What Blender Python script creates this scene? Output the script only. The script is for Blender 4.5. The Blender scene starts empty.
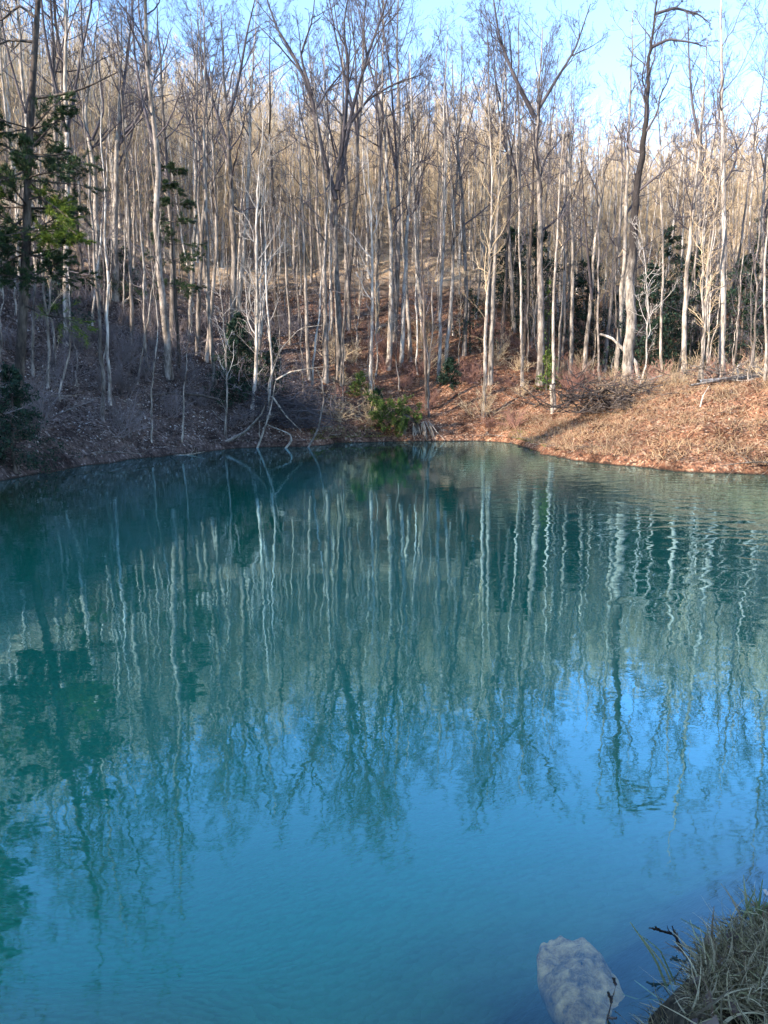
import bpy, math
import numpy as np

SC = bpy.context.scene
COL = SC.collection
PI = math.pi
rad = math.radians

# ------------------------------------------------------------------ camera
CAM_Z = 2.2
PITCH = rad(8.2)
FPX = 760.0
cam_d = bpy.data.cameras.new('camera')
cam_d.sensor_fit = 'AUTO'
cam_d.sensor_width = 36.0
cam_d.lens = FPX / 1024 * 36
cam_d.clip_start = 0.05
cam_d.clip_end = 3000
cam = bpy.data.objects.new('camera', cam_d)
cam.location = (0, 0, CAM_Z)
cam.rotation_euler = (PI / 2 - PITCH, 0, 0)
COL.objects.link(cam)
SC.camera = cam


def ray(px, py):
    a = (px - 384) / FPX
    b = (512 - py) / FPX
    c, s = math.cos(PITCH), math.sin(PITCH)
    return np.array([a, c + b * s, -s + b * c])


def at(px, py, Y):
    d = ray(px, py)
    return np.array([0, 0, CAM_Z]) + d * (Y / d[1])


def water_hit(px, py):
    d = ray(px, py)
    t = -CAM_Z / d[2]
    return np.array([0, 0, CAM_Z]) + d * t


# ------------------------------------------------------------------ terrain
far_px = [(0, 480), (60, 470), (130, 459), (200, 452), (240, 448), (275, 447), (305, 447), (335, 443), (400, 441.5),
          (440, 441), (480, 441), (512, 443), (530, 449), (548, 455), (590, 462), (640, 467), (680, 471), (768, 475)]
far_w = [tuple(water_hit(*p)[:2]) for p in far_px]
POND = far_w + [(15.5, 21.5), (17.2, 17), (16.5, 11), (12.5, 6.8), (7, 5), (3.6, 4.2), (2.3, 3.35), (1.62, 2.85), (1.15, 2.45),
                (0.85, 2.0), (0, 1.6), (-2, 1.4), (-6, 1.6), (-10.5, 4), (-13.2, 9), (-13.2, 15), (-12.4, 19)]
POND = np.array(POND)


def sstep(a, b, x):
    t = np.clip((x - a) / (b - a), 0, 1)
    return t * t * (3 - 2 * t)


_ns = np.random.RandomState(5)
_W = [(_ns.uniform(0, 2 * PI), _ns.uniform(0, 2 * PI)) for _ in range(24)]


def wob(x, y, wl, n=6, o=0):
    z = 0
    for i in range(n):
        a, p = _W[(i + o) % 24]
        k = 2 * PI / (wl * (0.7 + 0.13 * i))
        z = z + np.sin((x * math.cos(a) + y * math.sin(a)) * k + p)
    return z / n


def pond_d(x, y):
    """signed distance to the shore, positive on land"""
    x = np.asarray(x, float); y = np.asarray(y, float)
    d = np.full(x.shape, 1e9)
    ins = np.zeros(x.shape, bool)
    n = len(POND)
    for i in range(n):
        ax, ay = POND[i]; bx, by = POND[(i + 1) % n]
        ex, ey = bx - ax, by - ay
        t = np.clip(((x - ax) * ex + (y - ay) * ey) / (ex * ex + ey * ey), 0, 1)
        d = np.minimum(d, np.hypot(x - ax - t * ex, y - ay - t * ey))
        c = ((ay > y) != (by > y)) & (x < (bx - ax) * (y - ay) / (by - ay + 1e-12) + ax)
        ins ^= c
    return np.where(ins, -d, d)


def height(x, y):
    x = np.asarray(x, float); y = np.asarray(y, float)
    d = pond_d(x, y)
    d = d + (0.30 * wob(x, y, 3.4, 6, 2) + 0.16 * wob(x, y, 1.2, 6, 11)) * sstep(7, 12, y)
    dl = np.maximum(d, 0)
    phi = np.degrees(np.arctan2(x, y - 12))
    left = sstep(-12, -45, phi)
    right = sstep(6, 22, phi) * sstep(150, 120, phi)
    near = np.maximum(sstep(4.5, 1.5, y) * sstep(-200, -150, -np.abs(phi)), 0)
    near = sstep(7, 0.5, y) * (np.abs(x) < 400)
    # hill profile
    slope = 0.47 + 0.15 * left
    cap = 31 + 2.0 * wob(x, y, 60) - 5 * right + 7 * sstep(-4, -26, phi) - 2.5 * sstep(-50, -85, phi)  # unseen left ridge: height shaped so its shadow covers the left bank
    zf = slope * dl + 0.4 * sstep(0, 0.8, dl) + (0.9 * wob(x, y, 17) + 0.35 * wob(x, y, 5, 6, 7) + 0.12 * wob(x, y, 1.7, 6, 13)) * sstep(0.5, 6, dl)
    # bank, a shelf behind it, then the hill on the right
    zr = 0.14 * sstep(0, 0.35, dl) + 0.365 * np.minimum(dl, 7.2) + 0.10 * np.clip(dl - 7.2, 0, 16) + 0.50 * np.maximum(dl - 23.2, 0)
    zr = zr + (0.5 * wob(x, y, 13, 6, 3) + 0.34 * wob(x, y, 2.6, 6, 9) + 0.16 * wob(x, y, 1.1, 6, 5)) * sstep(0.3, 3, dl)
    z = zf * (1 - right) + zr * right
    z = cap - np.log1p(np.exp(np.clip((cap - z) / 3.0, -30, 30))) * 3.0
    zn = 0.42 * sstep(0, 0.9, dl) + 0.03 * dl
    zn = zn + sstep(30, 70, dl) * 0.5 * (dl - 30) * sstep(20, -30, x)  # unseen ridge behind the camera, added to block the low sun
    zn = np.minimum(zn, 37)
    near = near * sstep(-60, -12, x) 
    z = z * (1 - near) + zn * near
    far_drop = np.maximum(np.hypot(x, y - 20) - 190, 0)
    z = np.maximum(z - 0.35 * far_drop, 0.3 + 0 * z)
    # bed
    db = np.maximum(-d, 0)
    zb = -0.9 * sstep(0, 1.3, db) - 0.35 * np.clip(db - 1.0, 0, 7)
    shelf = sstep(-0.2, -1.2, x) * sstep(5.0, 3.2, y)
    zb = zb * (1 - 0.2 * shelf)
    return np.where(d >= 0, z, zb)


def H1(x, y):
    return float(height(np.array([x]), np.array([y]))[0])


def ground_px(px, py):
    """where the view ray through a pixel of the photograph meets the ground"""
    d = ray(px, py)
    Y = np.arange(3, 160, 0.1)
    P = np.array([0, 0, CAM_Z]) + d[None] * (Y / d[1])[:, None]
    h = height(P[:, 0], P[:, 1])
    m = np.where((P[:, 2] <= np.maximum(h, 0)))[0]
    i = m[0] if len(m) else len(Y) - 1
    return P[i]


# ------------------------------------------------------------------ mesh helpers
def mk_mesh(name, verts, quads, mats, midx=None, smooth=True):
    me = bpy.data.meshes.new(name)
    verts = np.asarray(verts, np.float32).reshape(-1, 3)
    quads = np.asarray(quads, np.int32)
    k = quads.shape[1]
    me.vertices.add(len(verts)); me.vertices.foreach_set('co', verts.ravel())
    me.loops.add(quads.size); me.loops.foreach_set('vertex_index', quads.ravel())
    me.polygons.add(len(quads))
    me.polygons.foreach_set('loop_start', np.arange(0, quads.size, k, dtype=np.int32))
    me.polygons.foreach_set('loop_total', np.full(len(quads), k, np.int32))
    for m in mats:
        me.materials.append(m)
    if midx is not None:
        me.polygons.foreach_set('material_index', np.asarray(midx, np.int32))
    me.polygons.foreach_set('use_smooth', np.full(len(quads), smooth))
    me.update(calc_edges=True)
    return me


def norm(v):
    return v / (np.linalg.norm(v, axis=-1, keepdims=True) + 1e-12)


def tubes(P, R, s):
    """tubes round polylines P (n,K,3) with radii R (n,K)"""
    n, K, _ = P.shape
    T = np.empty_like(P)
    T[:, 1:-1] = P[:, 2:] - P[:, :-2]; T[:, 0] = P[:, 1] - P[:, 0]; T[:, -1] = P[:, -1] - P[:, -2]
    T = norm(T)
    mt = norm(T.mean(1))
    ref = np.where(np.abs(mt[:, 2:3]) > 0.8, np.array([[1., 0.1, 0]]), np.array([[0.05, 0.1, 1.]]))
    U = norm(np.cross(np.repeat(ref[:, None], K, 1), T))
    V = np.cross(T, U)
    a = np.arange(s) * 2 * PI / s
    ring = U[:, :, None] * np.cos(a)[None, None, :, None] + V[:, :, None] * np.sin(a)[None, None, :, None]
    verts = (P[:, :, None] + ring * R[:, :, None, None]).reshape(-1, 3)
    i = np.arange(n)[:, None, None] * K * s + np.arange(K - 1)[None, :, None] * s
    j = np.arange(s)[None, None, :]; j2 = (j + 1) % s
    q = np.stack([i + j, i + j2, i + s + j2, i + s + j], -1).reshape(-1, 4)
    return verts, q


def join(parts):
    V, Q, o = [], [], 0
    for v, q in parts:
        V.append(v); Q.append(q + o); o += len(v)
    return np.concatenate(V), np.concatenate(Q)


def resample(pts, rr, K):
    pts = np.asarray(pts, float); rr = np.asarray(rr, float)
    s = np.concatenate([[0], np.cumsum(np.linalg.norm(np.diff(pts, axis=0), axis=1))])
    # Catmull-like smoothing through dense linear interpolation and a small blur
    t = np.linspace(0, s[-1], K * 4)
    Q = np.stack([np.interp(t, s, pts[:, i]) for i in range(3)], 1)
    w = max(1, K // 6)
    ker = np.ones(2 * w + 1) / (2 * w + 1)
    Qp = np.pad(Q, ((w, w), (0, 0)), mode='reflect', reflect_type='odd')
    Q = np.stack([np.convolve(Qp[:, i], ker, 'valid') for i in range(3)], 1)
    R = np.interp(t, s, rr)
    ix = np.linspace(0, len(t) - 1, K).round().astype(int)
    return Q[ix], R[ix]


def grow(rng, P, R, m, tr, ang, lf, K, rr, up=0.1, wb=0.15, rmin=0.006, short=0.5, L=None):
    """m children on each parent polyline; returns their polylines and radii"""
    n, Kp, _ = P.shape
    idx = np.repeat(np.arange(n), m)
    N = len(idx)
    t = tr[0] + (tr[1] - tr[0]) * (np.tile(np.arange(m), n) + rng.uniform(0, 1, N)) / m
    f = t * (Kp - 1)
    i0 = np.minimum(f.astype(int), Kp - 2); fr = (f - i0)[:, None]
    pos = P[idx, i0] * (1 - fr) + P[idx, i0 + 1] * fr
    rp = R[idx, i0] * (1 - fr[:, 0]) + R[idx, i0 + 1] * fr[:, 0]
    T = norm(P[idx, i0 + 1] - P[idx, i0])
    v = rng.normal(size=(N, 3))
    perp = norm(v - (v * T).sum(-1, keepdims=True) * T)
    A = np.clip(rng.normal(rad(ang[0]), rad(ang[1]), N), 0.15, 1.7)[:, None]
    d = norm(np.cos(A) * T + np.sin(A) * perp)
    if L is None:
        L = np.linalg.norm(np.diff(P, axis=1), axis=2).sum(1)[idx]
    else:
        L = np.full(N, L)
    ln = L * lf * (1 - short * t) * rng.uniform(0.65, 1.25, N)
    out = np.empty((N, K, 3)); out[:, 0] = pos
    for k in range(1, K):
        d = norm(d + np.array([0, 0, up]) + rng.normal(size=(N, 3)) * wb)
        out[:, k] = out[:, k - 1] + d * (ln / (K - 1))[:, None]
    r0 = np.maximum(rp * rr * rng.uniform(0.7, 1.1, N), rmin)
    tap = np.linspace(1, 0.35, K)[None]
    return out, np.maximum(r0[:, None] * tap, rmin * 0.7)


def crown_tubes(rng, L1P, L1R, ms=(6, 5, 4), up=0.12, twig=0.006, drop=0.0, lfs=(0.5, 0.5, 0.55)):
    parts = [tubes(L1P, L1R, 5)]
    P2, R2 = grow(rng, L1P, L1R, ms[0], (0.15, 0.98), (45, 14), lfs[0], 6, 0.6, up * 0.8, 0.20, twig * 1.3)
    parts.append(tubes(P2, R2, 4))
    P3, R3 = grow(rng, P2, R2, ms[1], (0.2, 1.0), (38, 12), lfs[1], 4, 0.65, up, 0.17, twig * 1.05)
    parts.append(tubes(P3, R3, 3))
    if ms[2]:
        P4, R4 = grow(rng, P3, R3, ms[2], (0.25, 1.0), (36, 12), lfs[2], 3, 0.7, up, 0.12, twig)
        parts.append(tubes(P4, R4, 3))
    return parts


def leaf_quads(rng, C, size, up=0.3, aspect=0.5, D=None):
    """one small quad per centre C; D: optional long axis"""
    n = len(C)
    if D is None:
        D = rng.normal(size=(n, 3))
    D = norm(D)
    v = rng.normal(size=(n, 3)) + np.array([0, 0, up])
    S = norm(np.cross(v, D))
    size = np.broadcast_to(np.asarray(size, float), (n,))[:, None] * rng.uniform(0.6, 1.3, (n, 1))
    a = D * size * 0.5; b = S * size * 0.5 * aspect
    V = np.stack([C - a, C - 0.1 * a + b, C + a, C - 0.1 * a - b], 1).reshape(-1, 3)
    return V, np.arange(4 * n).reshape(n, 4)


# ------------------------------------------------------------------ materials
def new_mat(name):
    m = bpy.data.materials.new(name); m.use_nodes = True
    nt = m.node_tree
    b = nt.nodes['Principled BSDF']
    b.inputs['Specular IOR Level'].default_value = 0.25
    return m, nt, b


def N(nt, t, **kw):
    n = nt.nodes.new(t)
    for k, v in kw.items():
        setattr(n, k, v)
    return n


def ramp(nt, fac, stops):
    r = N(nt, 'ShaderNodeValToRGB')
    els = r.color_ramp.elements
    while len(els) < len(stops):
        els.new(0.5)
    for e, (p, c) in zip(els, stops):
        e.position = p; e.color = (*c, 1)
    nt.links.new(fac, r.inputs[0])
    return r.outputs[0]


def noise(nt, vec, scale, detail=3, rough=0.55, out='Fac', dist=0.0):
    n = N(nt, 'ShaderNodeTexNoise')
    n.inputs['Scale'].default_value = scale; n.inputs['Detail'].default_value = detail
    n.inputs['Roughness'].default_value = rough; n.inputs['Distortion'].default_value = dist
    if vec is not None:
        nt.links.new(vec, n.inputs['Vector'])
    return n.outputs[out]


def scaled(nt, vec, s):
    m = N(nt, 'ShaderNodeMapping'); m.inputs['Scale'].default_value = s
    nt.links.new(vec, m.inputs['Vector'])
    return m.outputs[0]


def mixc(nt, fac, a, b, mode='MIX'):
    m = N(nt, 'ShaderNodeMix', data_type='RGBA', blend_type=mode)
    for sock, v in ((m.inputs[0], fac), (m.inputs[6], a), (m.inputs[7], b)):
        if isinstance(v, (tuple, list)):
            sock.default_value = (*v, 1)
        elif isinstance(v, (int, float)):
            sock.default_value = v
        else:
            nt.links.new(v, sock)
    return m.outputs[2]


def math_n(nt, op, a, b=None, clamp=False):
    m = N(nt, 'ShaderNodeMath', operation=op, use_clamp=clamp)
    for s, v in zip(m.inputs, (a, b)):
        if v is None: continue
        if isinstance(v, (int, float)): s.default_value = v
        else: nt.links.new(v, s)
    return m.outputs[0]


def maprange(nt, v, a, b, c=0.0, d=1.0):
    m = N(nt, 'ShaderNodeMapRange', clamp=True)
    nt.links.new(v, m.inputs[0])
    for i, x in zip((1, 2, 3, 4), (a, b, c, d)):
        m.inputs[i].default_value = x
    return m.outputs[0]


def bump(nt, b, h, strength=0.5, dist=0.02):
    n = N(nt, 'ShaderNodeBump'); n.inputs['Strength'].default_value = strength; n.inputs['Distance'].default_value = dist
    nt.links.new(h, n.inputs['Height']); nt.links.new(n.outputs[0], b.inputs['Normal'])


def bark(name, pale, mid, dark, lichen=0.5):
    m, nt, b = new_mat(name)
    tc = N(nt, 'ShaderNodeTexCoord').outputs['Object']
    oi = N(nt, 'ShaderNodeObjectInfo').outputs['Random']
    s = scaled(nt, tc, (1, 1, 0.28))
    f = math_n(nt, 'ADD', math_n(nt, 'MULTIPLY', noise(nt, s, 9, 5, 0.65), 0.55), math_n(nt, 'MULTIPLY', noise(nt, scaled(nt, tc, (1, 1, 0.5)), 2.6, 4, 0.7), 0.45))
    c = ramp(nt, f, [(0.40, dark), (0.49, mid), (0.59, pale)])
    p = ramp(nt, noise(nt, tc, 1.6, 4, 0.6), [(0.42, (0, 0, 0)), (0.62, (1, 1, 1))])
    pf = math_n(nt, 'MULTIPLY', p, lichen)
    c = mixc(nt, pf, c, pale)
    st = ramp(nt, noise(nt, scaled(nt, tc, (2.2, 2.2, 0.45)), 1.3, 5, 0.7), [(0.40, (0.35, 0.33, 0.31)), (0.56, (1, 1, 1))])
    c = mixc(nt, 0.85, c, st, 'MULTIPLY')
    tint = mixc(nt, oi, (0.72, 0.68, 0.64), (1.12, 1.06, 1.0))
    c = mixc(nt, 1.0, c, tint, 'MULTIPLY')
    nt.links.new(c, b.inputs['Base Color']); b.inputs['Roughness'].default_value = 0.9
    bump(nt, b, f, 1.0, 0.05)
    return m


def simple(name, c1, c2, scale=3.0, rough=0.85, rnd=0.3, sub=0.0):
    m, nt, b = new_mat(name)
    tc = N(nt, 'ShaderNodeTexCoord').outputs['Object']
    c = ramp(nt, noise(nt, tc, scale, 3), [(0.35, c1), (0.65, c2)])
    oi = N(nt, 'ShaderNodeObjectInfo').outputs['Random']
    t = mixc(nt, oi, (1 - rnd,) * 3, (1 + rnd * .5,) * 3)
    c = mixc(nt, 1.0, c, t, 'MULTIPLY')
    nt.links.new(c, b.inputs['Base Color']); b.inputs['Roughness'].default_value = rough
    return m


def leaf_mat(name, cols, rough=0.7, trans=0.25, scale=0.0):
    """leaf or needle: colour varies from leaf to leaf"""
    m, nt, b = new_mat(name)
    g = N(nt, 'ShaderNodeNewGeometry')
    k = len(cols)
    c = ramp(nt, g.outputs['Random Per Island'], [(i / (k - 1), x) for i, x in enumerate(cols)])
    if scale:
        p = noise(nt, g.outputs['Position'], scale, 2)
        c = mixc(nt, 1.0, c, ramp(nt, p, [(0.3, (0.7, 0.7, 0.7)), (0.7, (1.2, 1.15, 1.05))]), 'MULTIPLY')
    nt.links.new(c, b.inputs['Base Color']); b.inputs['Roughness'].default_value = rough
    if trans:
        tr = N(nt, 'ShaderNodeBsdfTranslucent'); nt.links.new(c, tr.inputs['Color'])
        mx = N(nt, 'ShaderNodeMixShader'); mx.inputs[0].default_value = trans
        nt.links.new(b.outputs[0], mx.inputs[1]); nt.links.new(tr.outputs[0], mx.inputs[2])
        nt.links.new(mx.outputs[0], nt.nodes['Material Output'].inputs['Surface'])
    return m


M_PALE = bark('pale_grey_bark', (0.56, 0.51, 0.45), (0.34, 0.305, 0.27), (0.13, 0.112, 0.10), 0.5)
M_GREY = bark('grey_bark', (0.40, 0.36, 0.325), (0.22, 0.195, 0.175), (0.085, 0.075, 0.068), 0.4)
M_DARK = bark('dark_bark', (0.20, 0.165, 0.14), (0.11, 0.09, 0.08), (0.045, 0.038, 0.034), 0.25)
M_BLACK = bark('blackish_bark', (0.11, 0.09, 0.08), (0.05, 0.042, 0.038), (0.02, 0.017, 0.016), 0.2)
M_WHITE = bark('whitish_bark', (0.72, 0.69, 0.64), (0.50, 0.465, 0.425), (0.22, 0.195, 0.175), 0.7)
M_TWOTONE = bark('pale_to_black_bark', (0.50, 0.46, 0.41), (0.29, 0.26, 0.23), (0.10, 0.088, 0.08), 0.4)
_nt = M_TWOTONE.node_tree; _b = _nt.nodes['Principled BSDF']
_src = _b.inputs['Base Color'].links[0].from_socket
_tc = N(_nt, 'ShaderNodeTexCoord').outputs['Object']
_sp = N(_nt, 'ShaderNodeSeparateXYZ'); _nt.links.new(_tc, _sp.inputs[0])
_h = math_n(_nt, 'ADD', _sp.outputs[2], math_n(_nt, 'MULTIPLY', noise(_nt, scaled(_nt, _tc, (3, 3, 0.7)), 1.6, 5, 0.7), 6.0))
_nt.links.new(mixc(_nt, maprange(_nt, _h, 9.2, 11.4), _src, (0.035, 0.028, 0.025)), _b.inputs['Base Color'])  # colour turns near black up the trunk, along a noisy edge
M_TWIG = simple('twig_bark', (0.060, 0.050, 0.055), (0.125, 0.107, 0.112), 0.8)
M_SHRUB = simple('purplish_shrub_twig', (0.15, 0.122, 0.118), (0.29, 0.24, 0.23), 0.6)
M_TWIGP = simple('pale_twig_bark', (0.42, 0.37, 0.33), (0.58, 0.53, 0.48), 0.8)
M_TWIGT = simple('sunlit_tan_twig_bark', (0.42, 0.31, 0.19), (0.66, 0.50, 0.32), 0.6)  # sunlit gold of the hill trees put into the twig colour
M_TWIGR = simple('reddish_twig', (0.24, 0.12, 0.09), (0.36, 0.20, 0.15), 0.8)
M_DEAD = bark('weathered_wood', (0.62, 0.55, 0.46), (0.44, 0.38, 0.32), (0.2, 0.17, 0.14), 0.4)
M_NEED = leaf_mat('dark_needles', [(0.014, 0.030, 0.017), (0.032, 0.06, 0.027), (0.075, 0.115, 0.035)])
M_NEEDB = leaf_mat('bright_needles', [(0.05, 0.085, 0.012), (0.12, 0.17, 0.022), (0.22, 0.27, 0.035)])
M_HEM = leaf_mat('hemlock_needles', [(0.010, 0.028, 0.022), (0.022, 0.05, 0.032), (0.045, 0.08, 0.04)])
M_GREEN = leaf_mat('green_leaves', [(0.04, 0.075, 0.018), (0.095, 0.15, 0.03), (0.20, 0.25, 0.055)])
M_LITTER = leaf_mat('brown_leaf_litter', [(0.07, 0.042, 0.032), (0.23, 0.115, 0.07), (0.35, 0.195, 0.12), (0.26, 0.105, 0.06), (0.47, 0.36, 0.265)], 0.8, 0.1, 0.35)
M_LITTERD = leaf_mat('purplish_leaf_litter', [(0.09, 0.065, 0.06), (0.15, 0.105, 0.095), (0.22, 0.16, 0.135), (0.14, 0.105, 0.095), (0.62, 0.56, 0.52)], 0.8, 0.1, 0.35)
M_STRAW = leaf_mat('dry_grass_blades', [(0.18, 0.11, 0.065), (0.38, 0.26, 0.16), (0.56, 0.42, 0.27)], 0.75, 0.2, 0.4)
M_TUSS = leaf_mat('tussock_blades', [(0.05, 0.04, 0.025), (0.24, 0.19, 0.10), (0.60, 0.50, 0.30), (0.10, 0.075, 0.045), (0.36, 0.32, 0.15), (0.16, 0.10, 0.06)], 0.65, 0.2)
M_BLADE = leaf_mat('green_sedge_blades', [(0.12, 0.17, 0.06), (0.25, 0.29, 0.12), (0.42, 0.42, 0.22)], 0.6, 0.2)
M_MOSS = leaf_mat('moss_and_grass', [(0.07, 0.075, 0.02), (0.15, 0.16, 0.035), (0.26, 0.25, 0.06)], 0.8, 0.1)


def ground_material():
    m, nt, b = new_mat('leaf_covered_ground')
    g = N(nt, 'ShaderNodeNewGeometry').outputs['Position']
    sep = N(nt, 'ShaderNodeSeparateXYZ'); nt.links.new(g, sep.inputs[0])
    x, y, z = sep.outputs
    v = N(nt, 'ShaderNodeTexVoronoi'); v.inputs['Scale'].default_value = 11.0; nt.links.new(g, v.inputs['Vector'])
    cell = N(nt, 'ShaderNodeSeparateXYZ'); nt.links.new(v.outputs['Color'], cell.inputs[0])
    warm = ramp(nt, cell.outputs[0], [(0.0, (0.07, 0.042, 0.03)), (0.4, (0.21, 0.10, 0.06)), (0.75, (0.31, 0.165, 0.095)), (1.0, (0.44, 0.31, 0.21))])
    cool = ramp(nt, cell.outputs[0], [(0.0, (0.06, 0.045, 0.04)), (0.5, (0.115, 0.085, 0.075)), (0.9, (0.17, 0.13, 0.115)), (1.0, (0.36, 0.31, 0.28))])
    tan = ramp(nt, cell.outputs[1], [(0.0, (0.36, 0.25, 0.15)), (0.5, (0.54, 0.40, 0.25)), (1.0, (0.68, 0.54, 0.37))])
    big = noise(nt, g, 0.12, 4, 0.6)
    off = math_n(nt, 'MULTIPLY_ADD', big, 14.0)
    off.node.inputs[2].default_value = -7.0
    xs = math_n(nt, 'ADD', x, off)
    side = maprange(nt, xs, -9, 2)            # blends cool dark leaves at negative x into warm rusty ones
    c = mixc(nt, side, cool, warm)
    hi = maprange(nt, math_n(nt, 'ADD', z, off), 9, 16)
    c = mixc(nt, hi, c, tan)
    patch = ramp(nt, noise(nt, g, 0.7, 4, 0.65), [(0.36, (0.32, 0.29, 0.28)), (0.6, (1.15, 1.1, 1.05))])
    c = mixc(nt, 1.0, c, patch, 'MULTIPLY')
    nearm = maprange(nt, y, 9.0, 6.0)
    thatch = ramp(nt, noise(nt, g, 22, 5, 0.7), [(0.3, (0.02, 0.016, 0.012)), (0.55, (0.07, 0.055, 0.035)), (0.8, (0.2, 0.16, 0.1))])
    c = mixc(nt, nearm, c, thatch)
    wet = maprange(nt, z, 0.0, 0.07)
    c = mixc(nt, wet, (0.035, 0.026, 0.018), c)
    # bed: the water's teal absorption with depth is painted into its colour
    water_teal = mixc(nt, noise(nt, g, 0.35, 4), (0.011, 0.205, 0.13), (0.025, 0.25, 0.155))
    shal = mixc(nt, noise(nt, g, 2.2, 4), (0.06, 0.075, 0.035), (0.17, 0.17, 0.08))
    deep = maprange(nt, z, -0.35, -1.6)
    bed = mixc(nt, deep, shal, water_teal)
    wx = math_n(nt, 'ADD', x, math_n(nt, 'MULTIPLY', noise(nt, g, 1.3, 4), 1.6))
    near_dark = math_n(nt, 'MULTIPLY', maprange(nt, wx, 0.5, 1.5), maprange(nt, math_n(nt, 'ADD', y, math_n(nt, 'MULTIPLY', noise(nt, g, 1.1, 4), 1.5)), 5.4, 3.9))  # darker bed colour close to the camera at positive x, noisy edge
    near_dark = math_n(nt, 'MULTIPLY', near_dark, 0.9)
    near_dark_c = ramp(nt, noise(nt, g, 9, 5, 0.7), [(0.35, (0.008, 0.022, 0.03)), (0.7, (0.03, 0.06, 0.065))])
    bed = mixc(nt, near_dark, bed, near_dark_c)
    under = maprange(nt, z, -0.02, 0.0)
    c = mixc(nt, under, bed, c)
    nt.links.new(c, b.inputs['Base Color']); b.inputs['Roughness'].default_value = 0.95
    b.inputs['Specular IOR Level'].default_value = 0.1
    hgt = math_n(nt, 'ADD', v.outputs['Distance'], noise(nt, g, 4, 5))
    bump(nt, b, hgt, 0.8, 0.06)
    return m


def water_material():
    m = bpy.data.materials.new('still_turquoise_water'); m.use_nodes = True
    nt = m.node_tree
    nt.nodes.remove(nt.nodes['Principled BSDF'])
    out = nt.nodes['Material Output']
    g = N(nt, 'ShaderNodeNewGeometry').outputs['Position']
    sep = N(nt, 'ShaderNodeSeparateXYZ'); nt.links.new(g, sep.inputs[0])
    x, y, z = sep.outputs
    # calm nearly everywhere, a breath of wind on the side of the grassy bank
    wind = math_n(nt, 'MULTIPLY', maprange(nt, x, 1.0, 6.0), maprange(nt, y, 5.0, 9.0))
    n1 = noise(nt, scaled(nt, g, (1.0, 1.0, 1.0)), 1.1, 2, 0.5)
    n2 = noise(nt, scaled(nt, g, (0.9, 1.3, 1.0)), 5.0, 2, 0.5)
    n3 = noise(nt, scaled(nt, g, (0.8, 1.1, 1.0)), 1.9, 1, 0.4, dist=0.6)
    h = math_n(nt, 'ADD', math_n(nt, 'MULTIPLY', n1, 0.0038), math_n(nt, 'MULTIPLY', n2, 0.0008))
    h = math_n(nt, 'ADD', h, math_n(nt, 'MULTIPLY', math_n(nt, 'MULTIPLY', n3, wind), 0.018))
    bp = N(nt, 'ShaderNodeBump'); bp.inputs['Strength'].default_value = 1.0; bp.inputs['Distance'].default_value = 1.0
    nt.links.new(h, bp.inputs['Height'])
    lw = N(nt, 'ShaderNodeLayerWeight'); lw.inputs['Blend'].default_value = 0.5
    nt.links.new(bp.outputs[0], lw.inputs['Normal'])
    fr = math_n(nt, 'POWER', lw.outputs['Facing'], 2.15)
    gl = N(nt, 'ShaderNodeBsdfGlossy'); gl.inputs['Roughness'].default_value = 0.015
    gl.inputs['Color'].default_value = (0.43, 0.77, 0.97, 1)
    nt.links.new(bp.outputs[0], gl.inputs['Normal'])
    tr = N(nt, 'ShaderNodeBsdfTransparent'); tr.inputs['Color'].default_value = (0.86, 0.985, 0.97, 1)
    mx = N(nt, 'ShaderNodeMixShader')
    nt.links.new(fr, mx.inputs[0]); nt.links.new(tr.outputs[0], mx.inputs[1]); nt.links.new(gl.outputs[0], mx.inputs[2])
    nt.links.new(mx.outputs[0], out.inputs['Surface'])
    return m


# ------------------------------------------------------------------ objects
def link(o):
    COL.objects.link(o); return o


def mesh_obj(name, me, parent=None):
    o = bpy.data.objects.new(name, me); link(o)
    if parent is not None: o.parent = parent
    return o


def tag(o, label, cat, group=None):
    o['label'] = label; o['category'] = cat
    if group: o['group'] = group
    return o


def empty(name, loc, label=None, cat=None, group=None):
    o = bpy.data.objects.new(name, None); link(o)
    o.empty_display_size = 0.3
    o.location = loc
    if label: tag(o, label, cat, group)
    return o


def copy_thing(src, loc, rz, s, label, group, tilt=(0, 0)):
    r = src.copy(); COL.objects.link(r)
    r.location = loc; r.rotation_euler = (tilt[0], tilt[1], rz); r.scale = (s, s, s)
    r['label'] = label; r['group'] = group
    for ch in list(src.children):
        c = ch.copy(); COL.objects.link(c); c.parent = r
    return r


# ground sheet --------------------------------------------------------
def axis(segs):
    out = [segs[0][0]]
    for a, b, st in segs:
        n = max(1, int(round((b - a) / st)))
        out += list(a + (b - a) * (np.arange(n) + 1) / n)
    return np.array(out)


gx = axis([(-600, -200, 25), (-200, -70, 5), (-70, -24, 1.2), (-24, 24, 0.3), (24, 80, 1.2), (80, 200, 5), (200, 600, 25)])
gy = axis([(-500, -120, 20), (-120, -10, 4), (-10, 1, 0.5), (1, 6, 0.16), (6, 18, 0.6), (18, 56, 0.3), (56, 110, 0.9), (110, 220, 4), (220, 700, 25)])
GX, GY = np.meshgrid(gx, gy)
GZ = height(GX.ravel(), GY.ravel()).reshape(GX.shape)
nx, ny = len(gx), len(gy)
ii = (np.arange(ny - 1)[:, None] * nx + np.arange(nx - 1)[None]).ravel()
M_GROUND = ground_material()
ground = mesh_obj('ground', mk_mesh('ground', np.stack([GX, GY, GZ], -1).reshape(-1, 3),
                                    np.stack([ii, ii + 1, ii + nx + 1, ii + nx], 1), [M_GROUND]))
ground['kind'] = 'structure'

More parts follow.
